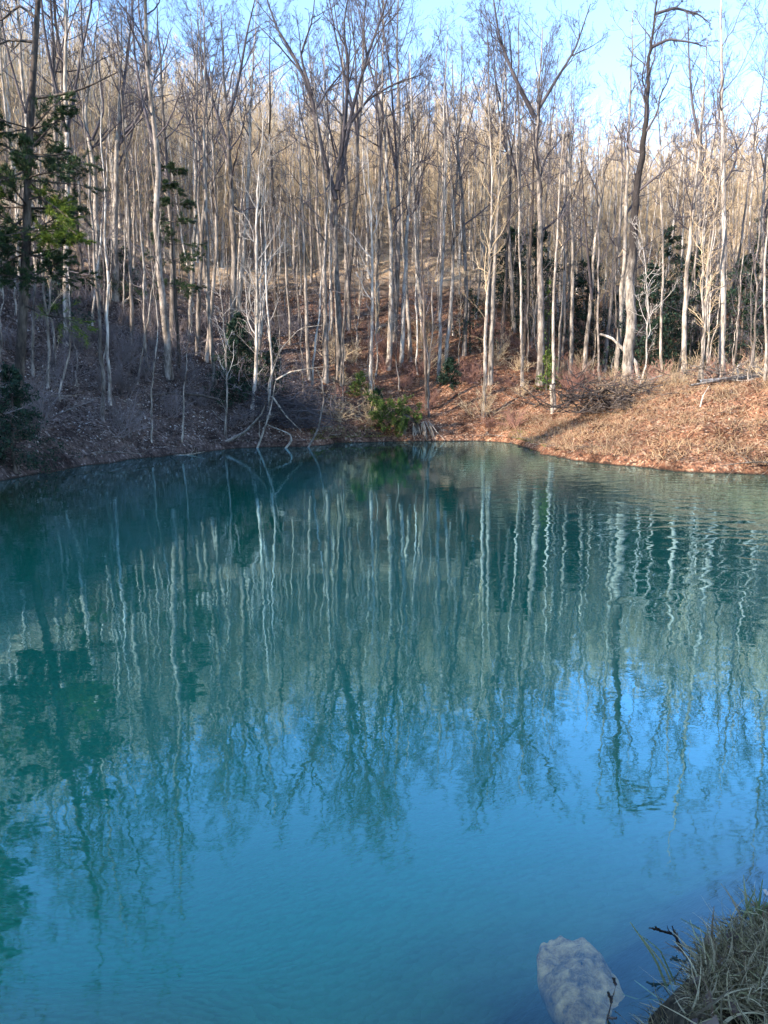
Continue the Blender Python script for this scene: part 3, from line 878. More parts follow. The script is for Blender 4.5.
def big_pine():
    rng = np.random.RandomState(301)
    g0 = ground_px(14, 440); Yd = g0[1]; gz = H1(g0[0], Yd)
    org = np.array([g0[0], Yd, gz])
    px = [(14, 440), (22, 330), (27, 230), (28, 160), (33, 80), (38, 0), (42, -60)]
    pts = np.array([[g0[0], Yd, gz - 0.4]] + [at(a, b, Yd) for a, b in px[1:]])
    P, R = resample(pts - org, np.linspace(0.17, 0.06, len(pts)), 26)
    parts = pine_parts(rng, P, R, [0.36, 0.41, 0.46, 0.50, 0.55, 0.60, 0.65], lambda t: 2.0, tuft=0.17, dens=70, nb=6)
    root = evergreen('pine', org, parts, 'big dark pine with a bare upper trunk and needle boughs reaching over the shaded bank', 'pine', (M_DARK, M_NEED))
    # bare dead limbs of the upper trunk
    tl = []
    for lp, w in (([(33, 98), (60, 95), (85, 88), (118, 72)], 3.5), ([(36, 42), (10, 40), (-15, 50)], 3), ([(38, 20), (20, 5), (2, 20), (-12, 25)], 3), ([(29, 150), (55, 122), (88, 95)], 2)):
        q = np.array([at(a, b, Yd) for a, b in lp]) - org
        lP, lR = resample(q, np.linspace(w, w * .3, len(q)) * Yd / FPX / 2, 9)
        s2, r2 = grow(rng, lP[None], lR[None], 8, (0.2, 1), (42, 12), 0.32, 5, 0.6, 0.06, 0.18, 0.005)
        s3, r3 = grow(rng, s2, r2, 4, (0.2, 1), (38, 12), 0.45, 3, 0.7, 0.06, 0.16, 0.005)
        tl += [tubes(lP[None], lR[None], 5), tubes(s2, r2, 4), tubes(s3, r3, 3)]
    mesh_obj('dead_limb', mk_mesh('dead_limb', *join(tl), [M_DARK]), root)
    # fresh yellow-green boughs
    for ci, (lp, dens) in enumerate((([(27, 190), (50, 205), (70, 228), (92, 244)], 90), ([(26, 215), (10, 240), (-6, 250)], 80), ([(27, 200), (45, 200), (64, 212), (84, 226)], 80), ([(27, 235), (45, 236), (62, 245), (78, 252)], 80), ([(24, 305), (55, 318), (80, 322), (105, 334)], 30), ([(27, 170), (12, 195), (-4, 205)], 60))):
        q = np.array([at(a, b, Yd) for a, b in lp]) - org
        q[:, 1] += np.linspace(0, -0.6 - 0.3 * ci, len(q))
        lP, lR = resample(q, np.linspace(0.035, 0.01, len(q)), 8)
        P2, R2 = grow(rng, lP[None], lR[None], 22, (0.3, 1.0), (48, 14), 0.34, 4, 0.6, 0.0, 0.14, 0.006)
        n = len(P2); idx = np.repeat(np.arange(n), dens); tt = rng.uniform(0.25, 1, len(idx)) * 3
        i0 = np.minimum(tt.astype(int), 2); fr = (tt - i0)[:, None]
        C = P2[idx, i0] * (1 - fr) + P2[idx, i0 + 1] * fr
        Dn = norm(norm(P2[idx, i0 + 1] - P2[idx, i0]) + rng.normal(size=C.shape) * [0.8, 0.8, 0.4])
        nd = leaf_quads(rng, C + Dn * 0.07, 0.16, aspect=0.11, D=Dn)
        b = join([tubes(lP[None], lR[None], 5), tubes(P2, R2, 3)])
        v, q4 = join([b, nd])
        o = mesh_obj('bough', mk_mesh('bough', v, q4, [M_DARK, M_NEEDB], np.r_[np.zeros(len(b[1])), np.ones(len(nd[1]))], smooth=False), root)
        o['label'] = 'yellow-green needle bough'
    return root


big_pine()


def side_pine():
    # a pine whose high dark crown stands at the picture's edge and fills the reflection there
    rng = np.random.RandomState(303)
    x, y = -13.0, 22.8
    z = H1(x, y)
    P, R = proto_path(rng, 15.5, 0.2, lean=0.02)
    parts = pine_parts(rng, P, R, np.linspace(0.36, 0.97, 11), lambda t: 2.9 * (1.15 - t) + 0.4, tuft=0.18, dens=50, nb=5)
    evergreen('pine', (x, y, z), parts, 'full-crowned dark pine at the picture edge beside the bare-trunked one', 'pine', (M_DARK, M_NEED))


side_pine()


def young_pine():
    rng = np.random.RandomState(302)
    g0 = ground_px(178, 372); gz = H1(g0[0], g0[1]); org = np.array([g0[0], g0[1], gz])
    top = at(176, 158, g0[1])[2] - gz
    P, R = proto_path(rng, top, 0.09, lean=0.0, amp=0.15)
    parts = pine_parts(rng, P, R, [0.42, 0.55, 0.62, 0.72, 0.80, 0.87, 0.95], lambda t: 2.3 * (1.15 - t) + 0.35, tuft=0.17, dens=60, nb=5)
    evergreen('pine', org, parts, 'young pine with sparse layered boughs among the bare trunks of the shaded slope', 'pine', (M_DARK, M_NEED))


young_pine()


def hemlock_px(px, py, hpx, wpx, label, seed, mat=M_HEM, group=None, name='hemlock', cat='evergreen', n_b=46, per=64, leaf=None, base=0.04, Y=None, lean=(0, 0), droop=0.10):
    rng = np.random.RandomState(seed)
    g0 = ground_px(px, py) if Y is None else at(px, py, Y)
    Yd = g0[1]; x = g0[0]; z = H1(x, Yd)
    parts = spray_tree_parts(rng, hpx * Yd / FPX, wpx * Yd / FPX / 2, n_b, per, leaf or 0.0022 * Yd + 0.03, base, lean=lean, droop=droop)
    return evergreen(name, (x, Yd, z), parts, label, cat, (M_DARK, mat), group)


hemlock_px(16, 470, 100, 100, 'dark bushy hemlock at the waterline under the big pine', 401, n_b=70, per=120, droop=0.16)
hemlock_px(66, 330, 90, 60, 'dusky evergreen hidden in the trunks behind the big pine', 402)
hemlock_px(118, 300, 55, 60, 'small dark evergreen below the whitish split tree', 403)
hemlock_px(240, 402, 85, 60, 'dense dark evergreen standing directly behind the white birch', 404, n_b=80, per=150)
hemlock_px(275, 395, 55, 34, 'pale grey-green young evergreen beside the birch', 405, M_HEM)
hemlock_px(450, 386, 26, 30, 'small round evergreen shrub alone on the leafy slope', 406, n_b=40, name='evergreen_shrub', cat='shrub')
hemlock_px(470, 352, 60, 56, 'thin pale-green hemlock between trunks uphill of the round evergreen', 407, M_HEM, n_b=30, per=40)
hemlock_px(361, 395, 22, 36, 'small green-leaved shrub beside the thin white stem', 408, M_GREEN, n_b=26, per=40, name='leafy_shrub', cat='shrub')
hemlock_px(376, 412, 22, 30, 'low dull green shrub just uphill of the leaning shore hemlock', 409, M_HEM, n_b=26, name='leafy_shrub', cat='shrub')
hemlock_px(546, 392, 40, 30, 'bright green brier clump at the foot of the grey forked tree', 410, M_GREEN, n_b=34, per=50, name='greenbrier', cat='vine')
hemlock_px(547, 385, 100, 26, 'tall thin greenbrier climbing beside the grey forked tree', 411, M_GREEN, n_b=34, per=16, name='greenbrier', cat='vine')
hemlock_px(706, 362, 70, 66, 'glossy green hemlock around the stout pale trunk', 412, M_NEED, n_b=60, per=70)
hemlock_px(668, 366, 80, 60, 'dark hemlock standing behind the brush pile', 413, n_b=56, per=70)
hemlock_px(615, 356, 60, 50, 'dark hemlock half hidden by the tallest tree', 414, n_b=50)
for i, (px, Yd, hh, ww) in enumerate([(646, 52, 110, 90), (692, 56, 125, 100), (738, 52, 110, 90), (765, 58, 140, 100), (532, 62, 110, 80), (508, 66, 80, 70), (660, 62, 130, 90), (585, 64, 100, 70)]):
    x = (px - 384) / FPX * Yd * 0.99
    rng = np.random.RandomState(430 + i)
    parts = spray_tree_parts(rng, hh * Yd / FPX, ww * Yd / FPX / 2, 70, 110, 0.19, 0.03)
    evergreen('hemlock', (x, Yd, H1(x, Yd)), parts, 'dark evergreen deep in the woods behind the grassy bank', 'evergreen', (M_DARK, M_HEM), 'evergreens deep behind the grassy bank')


def shore_hemlock():
    """leaning evergreen with its roots hanging over the water"""
    rng = np.random.RandomState(420)
    g0 = water_hit(418, 441); Yd = g0[1] + 0.25; x = g0[0]; z = H1(x, Yd)
    root = empty('hemlock', (x, Yd, z), 'leaning hemlock on the middle shore with bare roots hanging over the water', 'evergreen')
    s = Yd / FPX
    pts = np.array([[0, 0, -0.2], [-0.1, -0.2, 7 * s], [-0.6, -0.5, 13 * s], [-1.5, -0.7, 18 * s], [-2.5, -0.8, 22 * s]])
    P, R = resample(pts, np.linspace(0.14, 0.03, 5), 12)
    B, Rb = grow(rng, P[None], R[None], 30, (0.25, 1.0), (65, 18), 0.40, 6, 0.4, -0.05, 0.12, 0.01, short=0.3)
    P2, R2 = grow(rng, B, Rb, 9, (0.1, 1), (48, 12), 0.40, 4, 0.6, -0.04, 0.1, 0.006)
    idx = np.repeat(np.arange(len(P2)), 40); tt = rng.uniform(0.05, 1, len(idx)) * 3; i0 = np.minimum(tt.astype(int), 2); fr = (tt - i0)[:, None]
    C = P2[idx, i0] * (1 - fr) + P2[idx, i0 + 1] * fr + rng.normal(size=(len(idx), 3)) * 0.05
    nd = leaf_quads(rng, C, 0.10, up=2.0, aspect=0.5)
    mesh_obj('trunk', mk_mesh('trunk', *tubes(P[None], R[None], 8), [M_DARK]), root)
    b = join([tubes(B, Rb, 4), tubes(P2, R2, 3)]); v, q = join([b, nd])
    mesh_obj('crown', mk_mesh('crown', v, q, [M_DARK, M_GREEN], np.r_[np.zeros(len(b[1])), np.ones(len(nd[1]))], smooth=False), root)
    rp = []
    for k in range(34):
        a = rng.uniform(-0.9, 0.9)
        q = [np.array([a * 0.8, -0.1 + rng.normal() * .1, 7 * s + rng.uniform(-.25, .1)])]
        d = norm(np.array([a * 0.5 + rng.normal() * .1, -0.35, -0.8]))
        for j in range(6):
            d = norm(d + rng.normal(size=3) * 0.15 + np.array([0, 0, -0.12])); q.append(q[-1] + d * 0.23)
        rp.append(q)
    rp = np.array(rp)
    mesh_obj('root', mk_mesh('root', *tubes(rp, np.repeat(np.linspace(0.03, 0.012, 7)[None], 34, 0), 4), [M_DEAD]), root)


shore_hemlock()

# ------------------------------------------------------------------ shrubs and ground cover
def shrub_proto(seed, hh, mat, name='bare_shrub'):
    rng = np.random.RandomState(seed)
    n = 16
    a = rng.uniform(0, 6.28, n); e = rng.uniform(0.5, 1.35, n)
    d = np.stack([np.cos(a) * np.cos(e), np.sin(a) * np.cos(e), np.sin(e)], 1)
    L = hh * rng.uniform(0.6, 1.1, n)
    out = np.empty((n, 7, 3)); out[:, 0] = rng.normal(size=(n, 3)) * [0.2, 0.2, 0] - [0, 0, 0.05]
    for k in range(1, 7):
        d = norm(d + rng.normal(size=d.shape) * 0.16 + [0, 0, 0.02]); out[:, k] = out[:, k - 1] + d * (L / 6)[:, None]
    R = np.repeat(np.linspace(0.020, 0.009, 7)[None], n, 0)
    P2, R2 = grow(rng, out, R, 8, (0.15, 1), (40, 14), 0.42, 5, 0.7, 0.03, 0.2, 0.008)
    P3, R3 = grow(rng, P2, R2, 5, (0.15, 1), (40, 14), 0.5, 3, 0.8, 0.03, 0.2, 0.007)
    tr = tubes(out, R, 4); cr = join([tubes(P2, R2, 3), tubes(P3, R3, 3)])
    o = mesh_obj(name, mk_mesh(name, *join([tr, cr]), [mat]))
    o['category'] = 'shrub'
    return o


shrubs_l = [shrub_proto(500 + i, h_, M_SHRUB) for i, h_ in enumerate((1.8, 2.5, 1.3))]
shrubs_r = [shrub_proto(510 + i, h_, m_) for i, (h_, m_) in enumerate(((1.6, M_TWIGR), (2.2, M_TWIGT), (1.2, M_TWIGR)))]
srng = np.random.RandomState(55)
X = srng.uniform(-30, 32, 9000); Y = srng.uniform(18, 66, 9000); D = pond_d(X, Y); A = np.degrees(np.arctan2(X, Y))
ok = (np.abs(A) < 30) & (D > 0.5) & (D < 17) & ~((A > 11) & (D < 6.0)) & ~((A > 20.5) & (D < 9.5))
ns = [0, 0]
sp = []
for x, y, d, a in zip(X[ok], Y[ok], D[ok], A[ok]):
    lft = a < -5
    if ns[int(not lft)] >= (80 if lft else 110): continue
    if not lft and a < 9 and d < 6 and srng.rand() < 0.7: continue
    if any((x - p) ** 2 + (y - q) ** 2 < 0.9 for p, q in sp): continue
    sp.append((x, y)); ns[int(not lft)] += 1
    lab, grp = (('leafless purple-grey shrub in the thicket of the shaded bank', 'bare shrubs of the shaded bank') if lft else
                ('leafless reddish-brown shrub among the trunks above the leafy shore', 'bare shrubs above the leafy shore'))
    drop(shrubs_l if lft else shrubs_r, x, y, 0.5, 1.1, lab, grp)

# pink-tan shrub above the shore
lrng = np.random.RandomState(61)


def litter(name, n, cond, mat, size, lift=0.03, ymax=70):
    X = lrng.uniform(-34, 34, n * 8); Y = lrng.uniform(17, ymax, n * 8); D = pond_d(X, Y); A = np.degrees(np.arctan2(X, Y))
    ok = np.where((np.abs(A) < 31) & cond(X, Y, D, A))[0][:n]
    X, Y = X[ok], Y[ok]
    C = np.stack([X, Y, height(X, Y) + lift * lrng.uniform(0.2, 1.6, len(ok))], 1)
    Dd = lrng.normal(size=(len(ok), 3)) * [1, 1, 0.45]
    v, q = leaf_quads(lrng, C, size, up=2.2, aspect=0.7, D=Dd)
    o = mesh_obj(name, mk_mesh(name, v, q, [mat], smooth=False)); o['kind'] = 'stuff'


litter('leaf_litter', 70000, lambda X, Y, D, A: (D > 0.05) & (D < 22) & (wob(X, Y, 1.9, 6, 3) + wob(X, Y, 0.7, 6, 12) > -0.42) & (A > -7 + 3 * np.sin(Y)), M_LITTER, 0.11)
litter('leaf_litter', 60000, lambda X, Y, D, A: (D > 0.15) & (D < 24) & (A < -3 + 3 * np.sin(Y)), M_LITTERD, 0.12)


def blades(name, C, hgt, mat, lean=0.5, wid=0.02, kind='stuff', rng=lrng, D0=None, K=4):
    n = len(C)
    d = rng.normal(size=(n, 3)) * [lean, lean, 0] + [0, 0, 1] if D0 is None else D0
    d = norm(d)
    out = np.empty((n, K, 3)); out[:, 0] = C
    L = np.broadcast_to(hgt, (n,)) * rng.uniform(0.5, 1.2, n)
    bend = rng.normal(size=(n, 3)) * [0.35, 0.35, 0] + [0, 0, -0.18]
    for k in range(1, K):
        d = norm(d + bend * 0.6); out[:, k] = out[:, k - 1] + d * (L / (K - 1))[:, None]
    side = norm(np.cross(out[:, 1] - out[:, 0], rng.normal(size=(n, 3))))
    w = np.linspace(1, 0.15, K)[None, :, None] * (np.broadcast_to(wid, (n,)) * rng.uniform(.6, 1.3, n))[:, None, None] / 2
    V = np.stack([out - side[:, None] * w, out + side[:, None] * w], 2).reshape(-1, 3)
    i = np.arange(n)[:, None] * K * 2 + np.arange(K - 1)[None] * 2
    q = np.stack([i, i + 1, i + 3, i + 2], -1).reshape(-1, 4)
    return V, q


def grass_patch(name, n, cond, mat, hgt, lean, wid, x0=(-34, 34), y0=(17, 60)):
    X = lrng.uniform(*x0, n * 10); Y = lrng.uniform(*y0, n * 10); D = pond_d(X, Y); A = np.degrees(np.arctan2(X, Y))
    cl = wob(X, Y, 2.1, 6, 4) + wob(X, Y, 0.9, 6, 8)
    ok = np.where(cond(X, Y, D, A) & (cl > lrng.uniform(-0.9, 0.5, len(X))))[0][:n]
    C = np.stack([X[ok], Y[ok], height(X[ok], Y[ok]) - 0.01], 1)
    V, q = blades(name, C, hgt, mat, lean, wid)
    o = mesh_obj(name, mk_mesh(name, V, q, [mat], smooth=False)); o['kind'] = 'stuff'


grass_patch('dry_grass', 17000, lambda X, Y, D, A: (A > 8.5) & (A < 32) & (D > 0.05) & (D < 8.5), M_STRAW, 0.40, 0.6, 0.016, (3, 26), (18, 46))
grass_patch('shore_grass', 2500, lambda X, Y, D, A: (A > -5.5) & (A < 0.5) & (D > 0.0) & (D < 0.9), M_MOSS, 0.16, 0.7, 0.025, (-6, 3), (38, 48))
grass_patch('mossy_grass', 1500, lambda X, Y, D, A: (A > 9.3) & (A < 12) & (D > -0.05) & (D < 0.9), M_MOSS, 0.14, 0.8, 0.03, (4, 10), (28, 46))


# ------------------------------------------------------------------ fallen wood
def stick(name, px, width, label, cat, mat=M_DEAD, Y=None, subs=0, lift=0.0, seed=0, sublen=0.35, taper=0.2, part='side_branch', dy=None, follow=False):
    rng = np.random.RandomState(seed + 700)
    g0 = ground_px(*px[0]) if Y is None else at(px[0][0], px[0][1], Y)
    Yd = g0[1]
    pts = np.array([at(a, b, Yd) for a, b in px])
    if follow: pts = np.array([ground_px(a, b) for a, b in px])
    if dy is not None: pts[:, 1] += np.linspace(0, dy, len(pts))
    pts[:, 2] += lift
    org = pts[0].copy()
    r0 = width * Yd / FPX / 2
    P, R = resample(pts - org, np.linspace(r0, r0 * taper, len(pts)), 16)
    body = [tubes(P[None], R[None], 8)]
    if subs:
        P2, R2 = grow(rng, P[None], R[None], subs, (0.15, 1), (45, 14), sublen, 6, 0.55, 0.02, 0.16, 0.006)
        P3, R3 = grow(rng, P2, R2, 4, (0.2, 1), (40, 12), 0.45, 4, 0.6, 0.0, 0.18, 0.005)
        body += [tubes(P2, R2, 5), tubes(P3, R3, 3)]
    o = mesh_obj(name, mk_mesh(name, *join(body), [mat]))
    o.location = org
    tag(o, label, cat)
    return o


YS = ground_px(262, 436)[1]
stick('fallen_log', [(226, 442), (245, 432), (262, 414), (266, 402)], 3.6, 'slanting grey log with its foot on the waterline below the birch', 'log', M_GREY, subs=3, seed=1)
stick('dead_branch', [(256, 452), (264, 430), (271, 408), (276, 378)], 2.6, 'pale dead branch dipping steeply into the water below the birch', 'branch', M_PALE, Y=YS - 1, subs=4, seed=2)
stick('dead_branch', [(282, 453), (292, 440), (290, 434), (266, 424)], 2.6, 'pale hooked dead branch curving into the water', 'branch', M_PALE, Y=YS - 1.2, seed=3)
stick('dead_branch', [(308, 448), (318, 430), (324, 400), (322, 380), (316, 368)], 2.4, 'dark arching dead branch rising from the water', 'branch', M_GREY, Y=YS - .5, subs=3, seed=4)
stick('dead_branch', [(276, 380), (290, 372), (312, 368), (330, 366)], 1.8, 'thin grey branch arching sideways above the dark shore hollow', 'branch', M_DEAD, Y=YS, subs=4, seed=5)
stick('dead_branch', [(272, 396), (286, 416), (302, 432)], 2.0, 'straight pale dead branch slanting down toward the shore', 'branch', M_PALE, Y=YS - .3, seed=6)
stick('dead_branch', [(270, 415), (268, 385), (280, 350), (300, 328), (330, 324)], 2.0, 'long bowed sapling bent over the dark shore hollow', 'branch', M_PALE, Y=YS, subs=5, seed=7, sublen=0.25)
stick('fallen_log', [(470, 378), (482, 378), (494, 381)], 5, 'short dark log lying on the slope by the round evergreen', 'log', M_DARK, seed=8, lift=0.12, taper=0.8)
stick('fallen_log', [(698, 386), (728, 383), (768, 378), (815, 373)], 5, 'long pale log lying across the crest of the grassy bank', 'log', M_WHITE, seed=9, lift=0.18, follow=True, subs=6, taper=0.7, sublen=0.3)
stick('fallen_log', [(690, 392), (712, 388), (740, 381), (780, 376)], 2.6, 'thin dead tree top leaning over the pale crest log', 'log', M_DEAD, seed=10, lift=0.3, follow=True, subs=10, sublen=0.4)
stick('dead_branch', [(700, 407), (703, 396), (709, 386)], 2, 'short curved dead stick standing out of the bank grass', 'branch', M_WHITE, seed=11)
stick('dead_snag', [(638, 380), (636, 362), (622, 348), (612, 338), (600, 334)], 4, 'bent pale dead stem hooking over beside the tallest tree', 'snag', M_WHITE, seed=12, taper=0.6)
stick('dead_branch', [(560, 398), (585, 402), (605, 396), (630, 388)], 4, 'dark log at the base of the brush pile', 'log', M_DARK, seed=13, lift=0.15, subs=6)
stick('fallen_log', [(150, 398), (172, 395), (200, 397), (220, 402)], 3, 'half-buried dark log across the shaded bank', 'log', M_DARK, seed=14, lift=0.1, taper=0.7)
stick('dead_branch', [(122, 305), (132, 298), (142, 303)], 3, 'pale broken branch lying on the upper shaded slope', 'branch', M_DEAD, seed=15, lift=0.1, subs=3)
stick('tree_stump', [(552, 414), (552, 400), (551, 384)], 4, 'short broken grey stump by the bright green brier', 'stump', M_DEAD, seed=16, taper=0.9)
stick('dead_branch', [(165, 457), (190, 455), (205, 452)], 2, 'pale driftwood stick floating along the dark waterline', 'branch', M_DEAD, seed=17, Y=water_hit(180, 455)[1], lift=0.02, subs=3)


def brush_pile(px, py, w, h, n, label, seed, mat):
    rng = np.random.RandomState(seed)
    g0 = ground_px(px, py); s = g0[1] / FPX
    C = rng.normal(size=(n, 3)) * [w * s * 0.28, 0.7, h * s * 0.25] + [0, 0, h * s * 0.30]
    C[:, 2] = np.abs(C[:, 2])
    d = norm(rng.normal(size=(n, 3)) * [1, 0.6, 0.4])
    out = np.empty((n, 6, 3)); out[:, 0] = C
    L = rng.uniform(0.5, 1.8, n)
    for k in range(1, 6):
        d = norm(d + rng.normal(size=d.shape) * 0.16); out[:, k] = out[:, k - 1] + d * (L / 5)[:, None]
    out[:, :, 2] = np.maximum(out[:, :, 2], -0.1)
    R = rng.uniform(0.010, 0.035, n)[:, None] * np.linspace(1, .4, 6)[None]
    P2, R2 = grow(rng, out, R, 3, (0.2, 1), (40, 12), 0.4, 4, 0.7, 0.0, 0.2, 0.005)
    o = mesh_obj('brush_pile', mk_mesh('brush_pile', *join([tubes(out, R, 4), tubes(P2, R2, 3)]), [mat]))
    o.location = (g0[0], g0[1], H1(g0[0], g0[1])); tag(o, label, 'brush pile')


brush_pile(606, 412, 110, 40, 420, 'dark tangled pile of cut brush at the foot of the tallest tree', 601, M_DARK)
brush_pile(290, 425, 70, 55, 420, 'dark tangle of dead twigs in the shore hollow behind the fallen branches', 602, M_TWIG)
brush_pile(738, 378, 110, 14, 110, 'scattered heap of dead sticks around the crest log', 603, M_GREY)


# sticks lying on the leaves, snags among the trunks, leaves adrift along the shore
stick_protos = []
for i in range(5):
    rng = np.random.RandomState(900 + i)
    d = np.array([1.0, 0, 0.03]); q = [np.array([-0.7, 0, 0.03])]
    for k in range(7):
        d = norm(d + rng.normal(size=3) * [0.1, 0.22, 0.06]); q.append(q[-1] + d * (0.16 + 0.05 * i))
    lP, lR = resample(np.array(q), np.linspace(0.030, 0.010, 8), 10)
    P2, R2 = grow(rng, lP[None], lR[None], 5, (0.2, 0.95), (45, 14), 0.4, 5, 0.6, 0.05, 0.16, 0.007)
    o = mesh_obj('fallen_stick', mk_mesh('fallen_stick', *join([tubes(lP[None], lR[None], 5), tubes(P2, R2, 4)]), [(M_GREY, M_DARK, M_DEAD)[i % 3]]))
    o['category'] = 'stick'; stick_protos.append(o)
X = prng.uniform(-26, 28, 4000); Y = prng.uniform(18, 58, 4000); D = pond_d(X, Y); A = np.degrees(np.arctan2(X, Y))
ok = (np.abs(A) < 29) & (D > 0.4) & (D < 12)
ok2 = (np.abs(A) < 29) & (D > -0.25) & (D < 0.5)
for k, (x, y) in enumerate(zip(np.r_[X[ok][:75], X[ok2][:40]], np.r_[Y[ok][:75], Y[ok2][:40]])):
    drop(stick_protos, x, y, 0.4, 1.1, *(('broken stick lying on the shaded dark leaves', 'sticks on the shaded bank') if math.degrees(math.atan2(x, y)) < -5 else
                                         ('broken stick lying on the reddish leaf litter', 'sticks on the reddish litter')))
X = lrng.uniform(-16, 20, 60000); Y = lrng.uniform(5, 46, 60000); D = pond_d(X, Y)
ok = np.where((D < -0.02) & (Y > 8) & ((lrng.rand(len(X)) < 0.6 * np.exp(D / 0.45)) | (lrng.rand(len(X)) < 0.0003)))[0][:1500]
C = np.stack([X[ok], Y[ok], np.full(len(ok), 0.006)], 1)
v, q = leaf_quads(lrng, C, 0.075, up=40.0, aspect=0.7, D=lrng.normal(size=(len(ok), 3)) * [1, 1, 0.02])
o = mesh_obj('floating_leaves', mk_mesh('floating_leaves', v, q, [M_LITTER], smooth=False)); o['kind'] = 'stuff'


# ------------------------------------------------------------------ near shore
def tussock():
    rng = np.random.RandomState(801)
    base = at(745, 1000, 2.72)
    cx_, cy_ = 1.36, 2.62
    z = H1(cx_, cy_)
    root = empty('grass_tussock', (cx_, cy_, max(z, 0.0)), 'dry grass tussock with a few green blades leaning over the water', 'grass tussock')
    org = np.array([cx_, cy_, max(z, 0.0)])

    def B(n, cen, spread, hgt, lean, wid, D0=None, K=6):
        xy = rng.normal(size=(n, 2)) * spread + np.array(cen)
        zz = height(xy[:, 0], xy[:, 1])
        C = np.stack([xy[:, 0], xy[:, 1], np.maximum(zz, -0.05)], 1)
        return blades('b', C - org, hgt, None, lean, wid, rng=rng, D0=D0, K=K)
    def gp(px, py, z0=0.12):
        d = ray(px, py); t = (z0 - CAM_Z) / d[2]
        return (d[0] * t, d[1] * t)
    a = []
    for c, sp_, hh, n in (((742, 992), (0.11, 0.07), 0.14, 420), ((702, 1018), (0.08, 0.06), 0.12, 300), ((764, 982), (0.09, 0.06), 0.09, 260), ((778, 1018), (0.12, 0.08), 0.15, 360),
                          ((684, 1042), (0.08, 0.06), 0.14, 260), ((742, 1046), (0.13, 0.08), 0.18, 360), ((815, 1000), (0.12, 0.08), 0.11, 300), ((672, 1022), (0.06, 0.05), 0.12, 260), ((690, 1010), (0.06, 0.05), 0.12, 240)):
        a.append(B(int(n * 0.7), gp(*c), sp_, hh, 0.9, 0.0045)); a.append(B(n // 3, gp(*c), sp_, hh * 1.15, 0.7, 0.009)); a.append(B(n // 2, gp(*c), sp_, hh * 0.6, 2.5, 0.007))
    mesh_obj('dry_tuft', mk_mesh('dry_tuft', *join(a), [M_TUSS], smooth=False), root)
    # upright green shoots
    for cen, n, hh in ((gp(750, 960), 26, 0.15), (gp(738, 962), 8, 0.12)):
        xy = rng.normal(size=(n, 2)) * 0.02 + np.array(cen)
        C = np.stack([xy[:, 0], xy[:, 1], np.maximum(height(xy[:, 0], xy[:, 1]), 0)], 1) - org
        D0 = rng.normal(size=(n, 3)) * [0.10, 0.10, 0] + [0, 0, 1]
        bv = blades('g', C, hh, None, 0, 0.012, rng=rng, D0=D0)
        mesh_obj('green_shoot', mk_mesh('green_shoot', *bv, [M_BLADE], smooth=False), root)
    g = []
    for p0, p1, p2, w in (((672, 1000), (655, 958), (630, 922), 0.011), ((678, 1000), (664, 965), (640, 935), 0.010), ((676, 985), (660, 950), (642, 936), 0.007),
                          ((712, 955), (695, 935), (690, 920), 0.008), ((720, 950), (702, 930), (680, 918), 0.006), ((665, 1000), (640, 1000), (622, 994), 0.008), ((668, 1005), (650, 992), (634, 980), 0.007)):
        pp = [at(p0[0], p0[1], 2.6), at(p1[0], p1[1], 2.66), at(p2[0], p2[1], 2.72)]
        q, r = resample(np.array(pp) - org, [w / 2, w / 2.4, w / 6], 8)
        side = norm(np.cross(q[-1] - q[0], np.array([0.2, -1, 0.6])))
        V = np.stack([q - side * r[:, None], q + side * r[:, None]], 1).reshape(-1, 3)
        i = np.arange(7) * 2
        g.append((V, np.stack([i, i + 1, i + 3, i + 2], 1)))
    mesh_obj('leaning_blade', mk_mesh('leaning_blade', *join(g), [M_BLADE], smooth=False), root)


tussock()

X = lrng.uniform(0.8, 2.6, 4000); Y = lrng.uniform(1.9, 3.6, 4000); D = pond_d(X, Y)
ok = np.where((D > -0.05))[0][:420]
C = np.stack([X[ok], Y[ok], np.maximum(height(X[ok], Y[ok]), 0) + lrng.uniform(0.005, 0.04, len(ok))], 1)
v, q = leaf_quads(lrng, C, 0.06, up=1.5, aspect=0.6)
o = mesh_obj('dead_leaves', mk_mesh('dead_leaves', v, q, [M_LITTERD], smooth=False)); o['kind'] = 'stuff'

M_ROCK, ntr, br = new_mat('pinkish_rock')
tcr = N(ntr, 'ShaderNodeTexCoord').outputs['Object']
cr_ = ramp(ntr, noise(ntr, tcr, 11, 8, 0.78, dist=0.15), [(0.38, (0.07, 0.035, 0.018)), (0.48, (0.34, 0.16, 0.06)), (0.64, (0.74, 0.38, 0.14))])
sepr = N(ntr, 'ShaderNodeSeparateXYZ'); ntr.links.new(tcr, sepr.inputs[0])
depth_fade = maprange(ntr, math_n(ntr, 'ADD', sepr.outputs[2], math_n(ntr, 'MULTIPLY', noise(ntr, tcr, 6, 5, 0.7), 0.14)), 0.03, 0.11)  # lower rock painted dark, standing in for fading through deeper water
cr_ = mixc(ntr, depth_fade, (0.03, 0.045, 0.045), cr_)
ntr.links.new(cr_, br.inputs['Base Color']); br.inputs['Roughness'].default_value = 0.95
bump(ntr, br, noise(ntr, tcr, 8, 5), 0.6, 0.05)


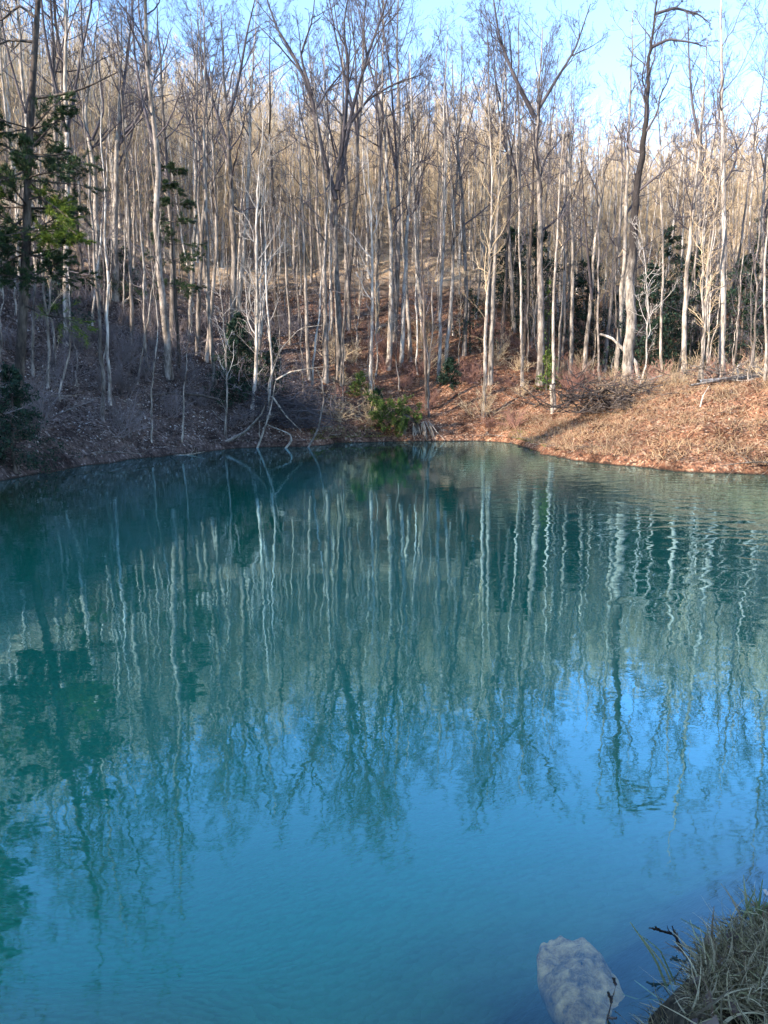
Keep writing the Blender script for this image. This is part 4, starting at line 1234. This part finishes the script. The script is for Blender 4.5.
def rock(name, c, r, seed, label, mat):
    rng = np.random.RandomState(seed)
    nu, nv = 90, 60
    u = np.linspace(0, 2 * PI, nu, endpoint=False); v = np.linspace(0.02, PI - 0.02, nv)
    U, V = np.meshgrid(u, v)
    d = np.stack([np.cos(U) * np.sin(V), np.sin(U) * np.sin(V), np.cos(V)], -1)
    rr = 1 + 0.07 * wob(d[..., 0] * 3, d[..., 1] * 3 + d[..., 2] * 2, 3.0, 6, seed % 11) + 0.05 * wob(d[..., 0] * 3 + d[..., 2], d[..., 1] * 3, 1.0, 6, seed % 7)
    P = d * rr[..., None] * np.array(r)
    P[..., 2] += r[2] * 0.30 * (wob(P[..., 0] * 10, P[..., 1] * 10, 2.2, 6, 4) + 0.6 * wob(P[..., 0] * 10, P[..., 1] * 10, 0.7, 6, 10))
    q = []
    for i in range(nv - 1):
        for j in range(nu):
            q.append((i * nu + j, i * nu + (j + 1) % nu, (i + 1) * nu + (j + 1) % nu, (i + 1) * nu + j))
    o = mesh_obj(name, mk_mesh(name, P.reshape(-1, 3), q, [mat])); o.location = c
    tag(o, label, 'rock'); return o


rp_ = water_hit(588, 975)
rock('rock', (rp_[0] + 0.02, rp_[1] + 0.16, -0.20), (0.17, 0.30, 0.10), 3, 'pale pinkish boulder lying under the water near the grass tussock', M_ROCK)
stick('dead_twig', [(606, 1024), (612, 1000), (616, 985)], 1.8, 'dark dead twig standing in the water below the tussock', 'twig', M_DARK, Y=2.45, subs=3, seed=21)
stick('dead_twig', [(690, 965), (678, 940), (668, 930), (667, 925)], 2.0, 'dark hooked twig rising from the tussock edge', 'twig', M_DARK, Y=2.75, subs=2, seed=22, sublen=0.5)

# ------------------------------------------------------------------ light
SUN_EL, SUN_AZ = 22.0, 235.0
w = bpy.data.worlds.new('World'); SC.world = w; w.use_nodes = True
nt = w.node_tree
sky = nt.nodes.new('ShaderNodeTexSky'); sky.sky_type = 'NISHITA'; sky.sun_disc = False
sky.sun_elevation = rad(SUN_EL); sky.sun_rotation = rad(SUN_AZ)
sky.altitude = 300; sky.air_density = 1.0; sky.dust_density = 0.2; sky.ozone_density = 3.2
nt.links.new(sky.outputs[0], nt.nodes['Background'].inputs[0])
nt.nodes['Background'].inputs[1].default_value = 0.14
sd = bpy.data.lights.new('sun', 'SUN'); sd.energy = 2.8; sd.angle = rad(0.5); sd.color = (1.0, 0.89, 0.75)
so = bpy.data.objects.new('sun', sd); link(so)
import mathutils
az, el = rad(SUN_AZ), rad(SUN_EL)
sv = mathutils.Vector((math.sin(az) * math.cos(el), math.cos(az) * math.cos(el), math.sin(el)))
so.rotation_euler = (-sv).to_track_quat('-Z', 'Y').to_euler()
so.location = (-60, -60, 80)

SC.view_settings.view_transform = 'Standard'
SC.view_settings.look = 'None'
SC.view_settings.exposure = 2.25
SC.view_settings.gamma = 1.0
SC.view_settings.use_curve_mapping = False
SC.cycles.max_bounces = 5
SC.cycles.diffuse_bounces = 2
SC.cycles.glossy_bounces = 3
SC.cycles.transparent_max_bounces = 8
SC.cycles.caustics_reflective = False
SC.cycles.caustics_refractive = False
SC.cycles.use_denoising = True
SC.cycles.adaptive_threshold = 0.03
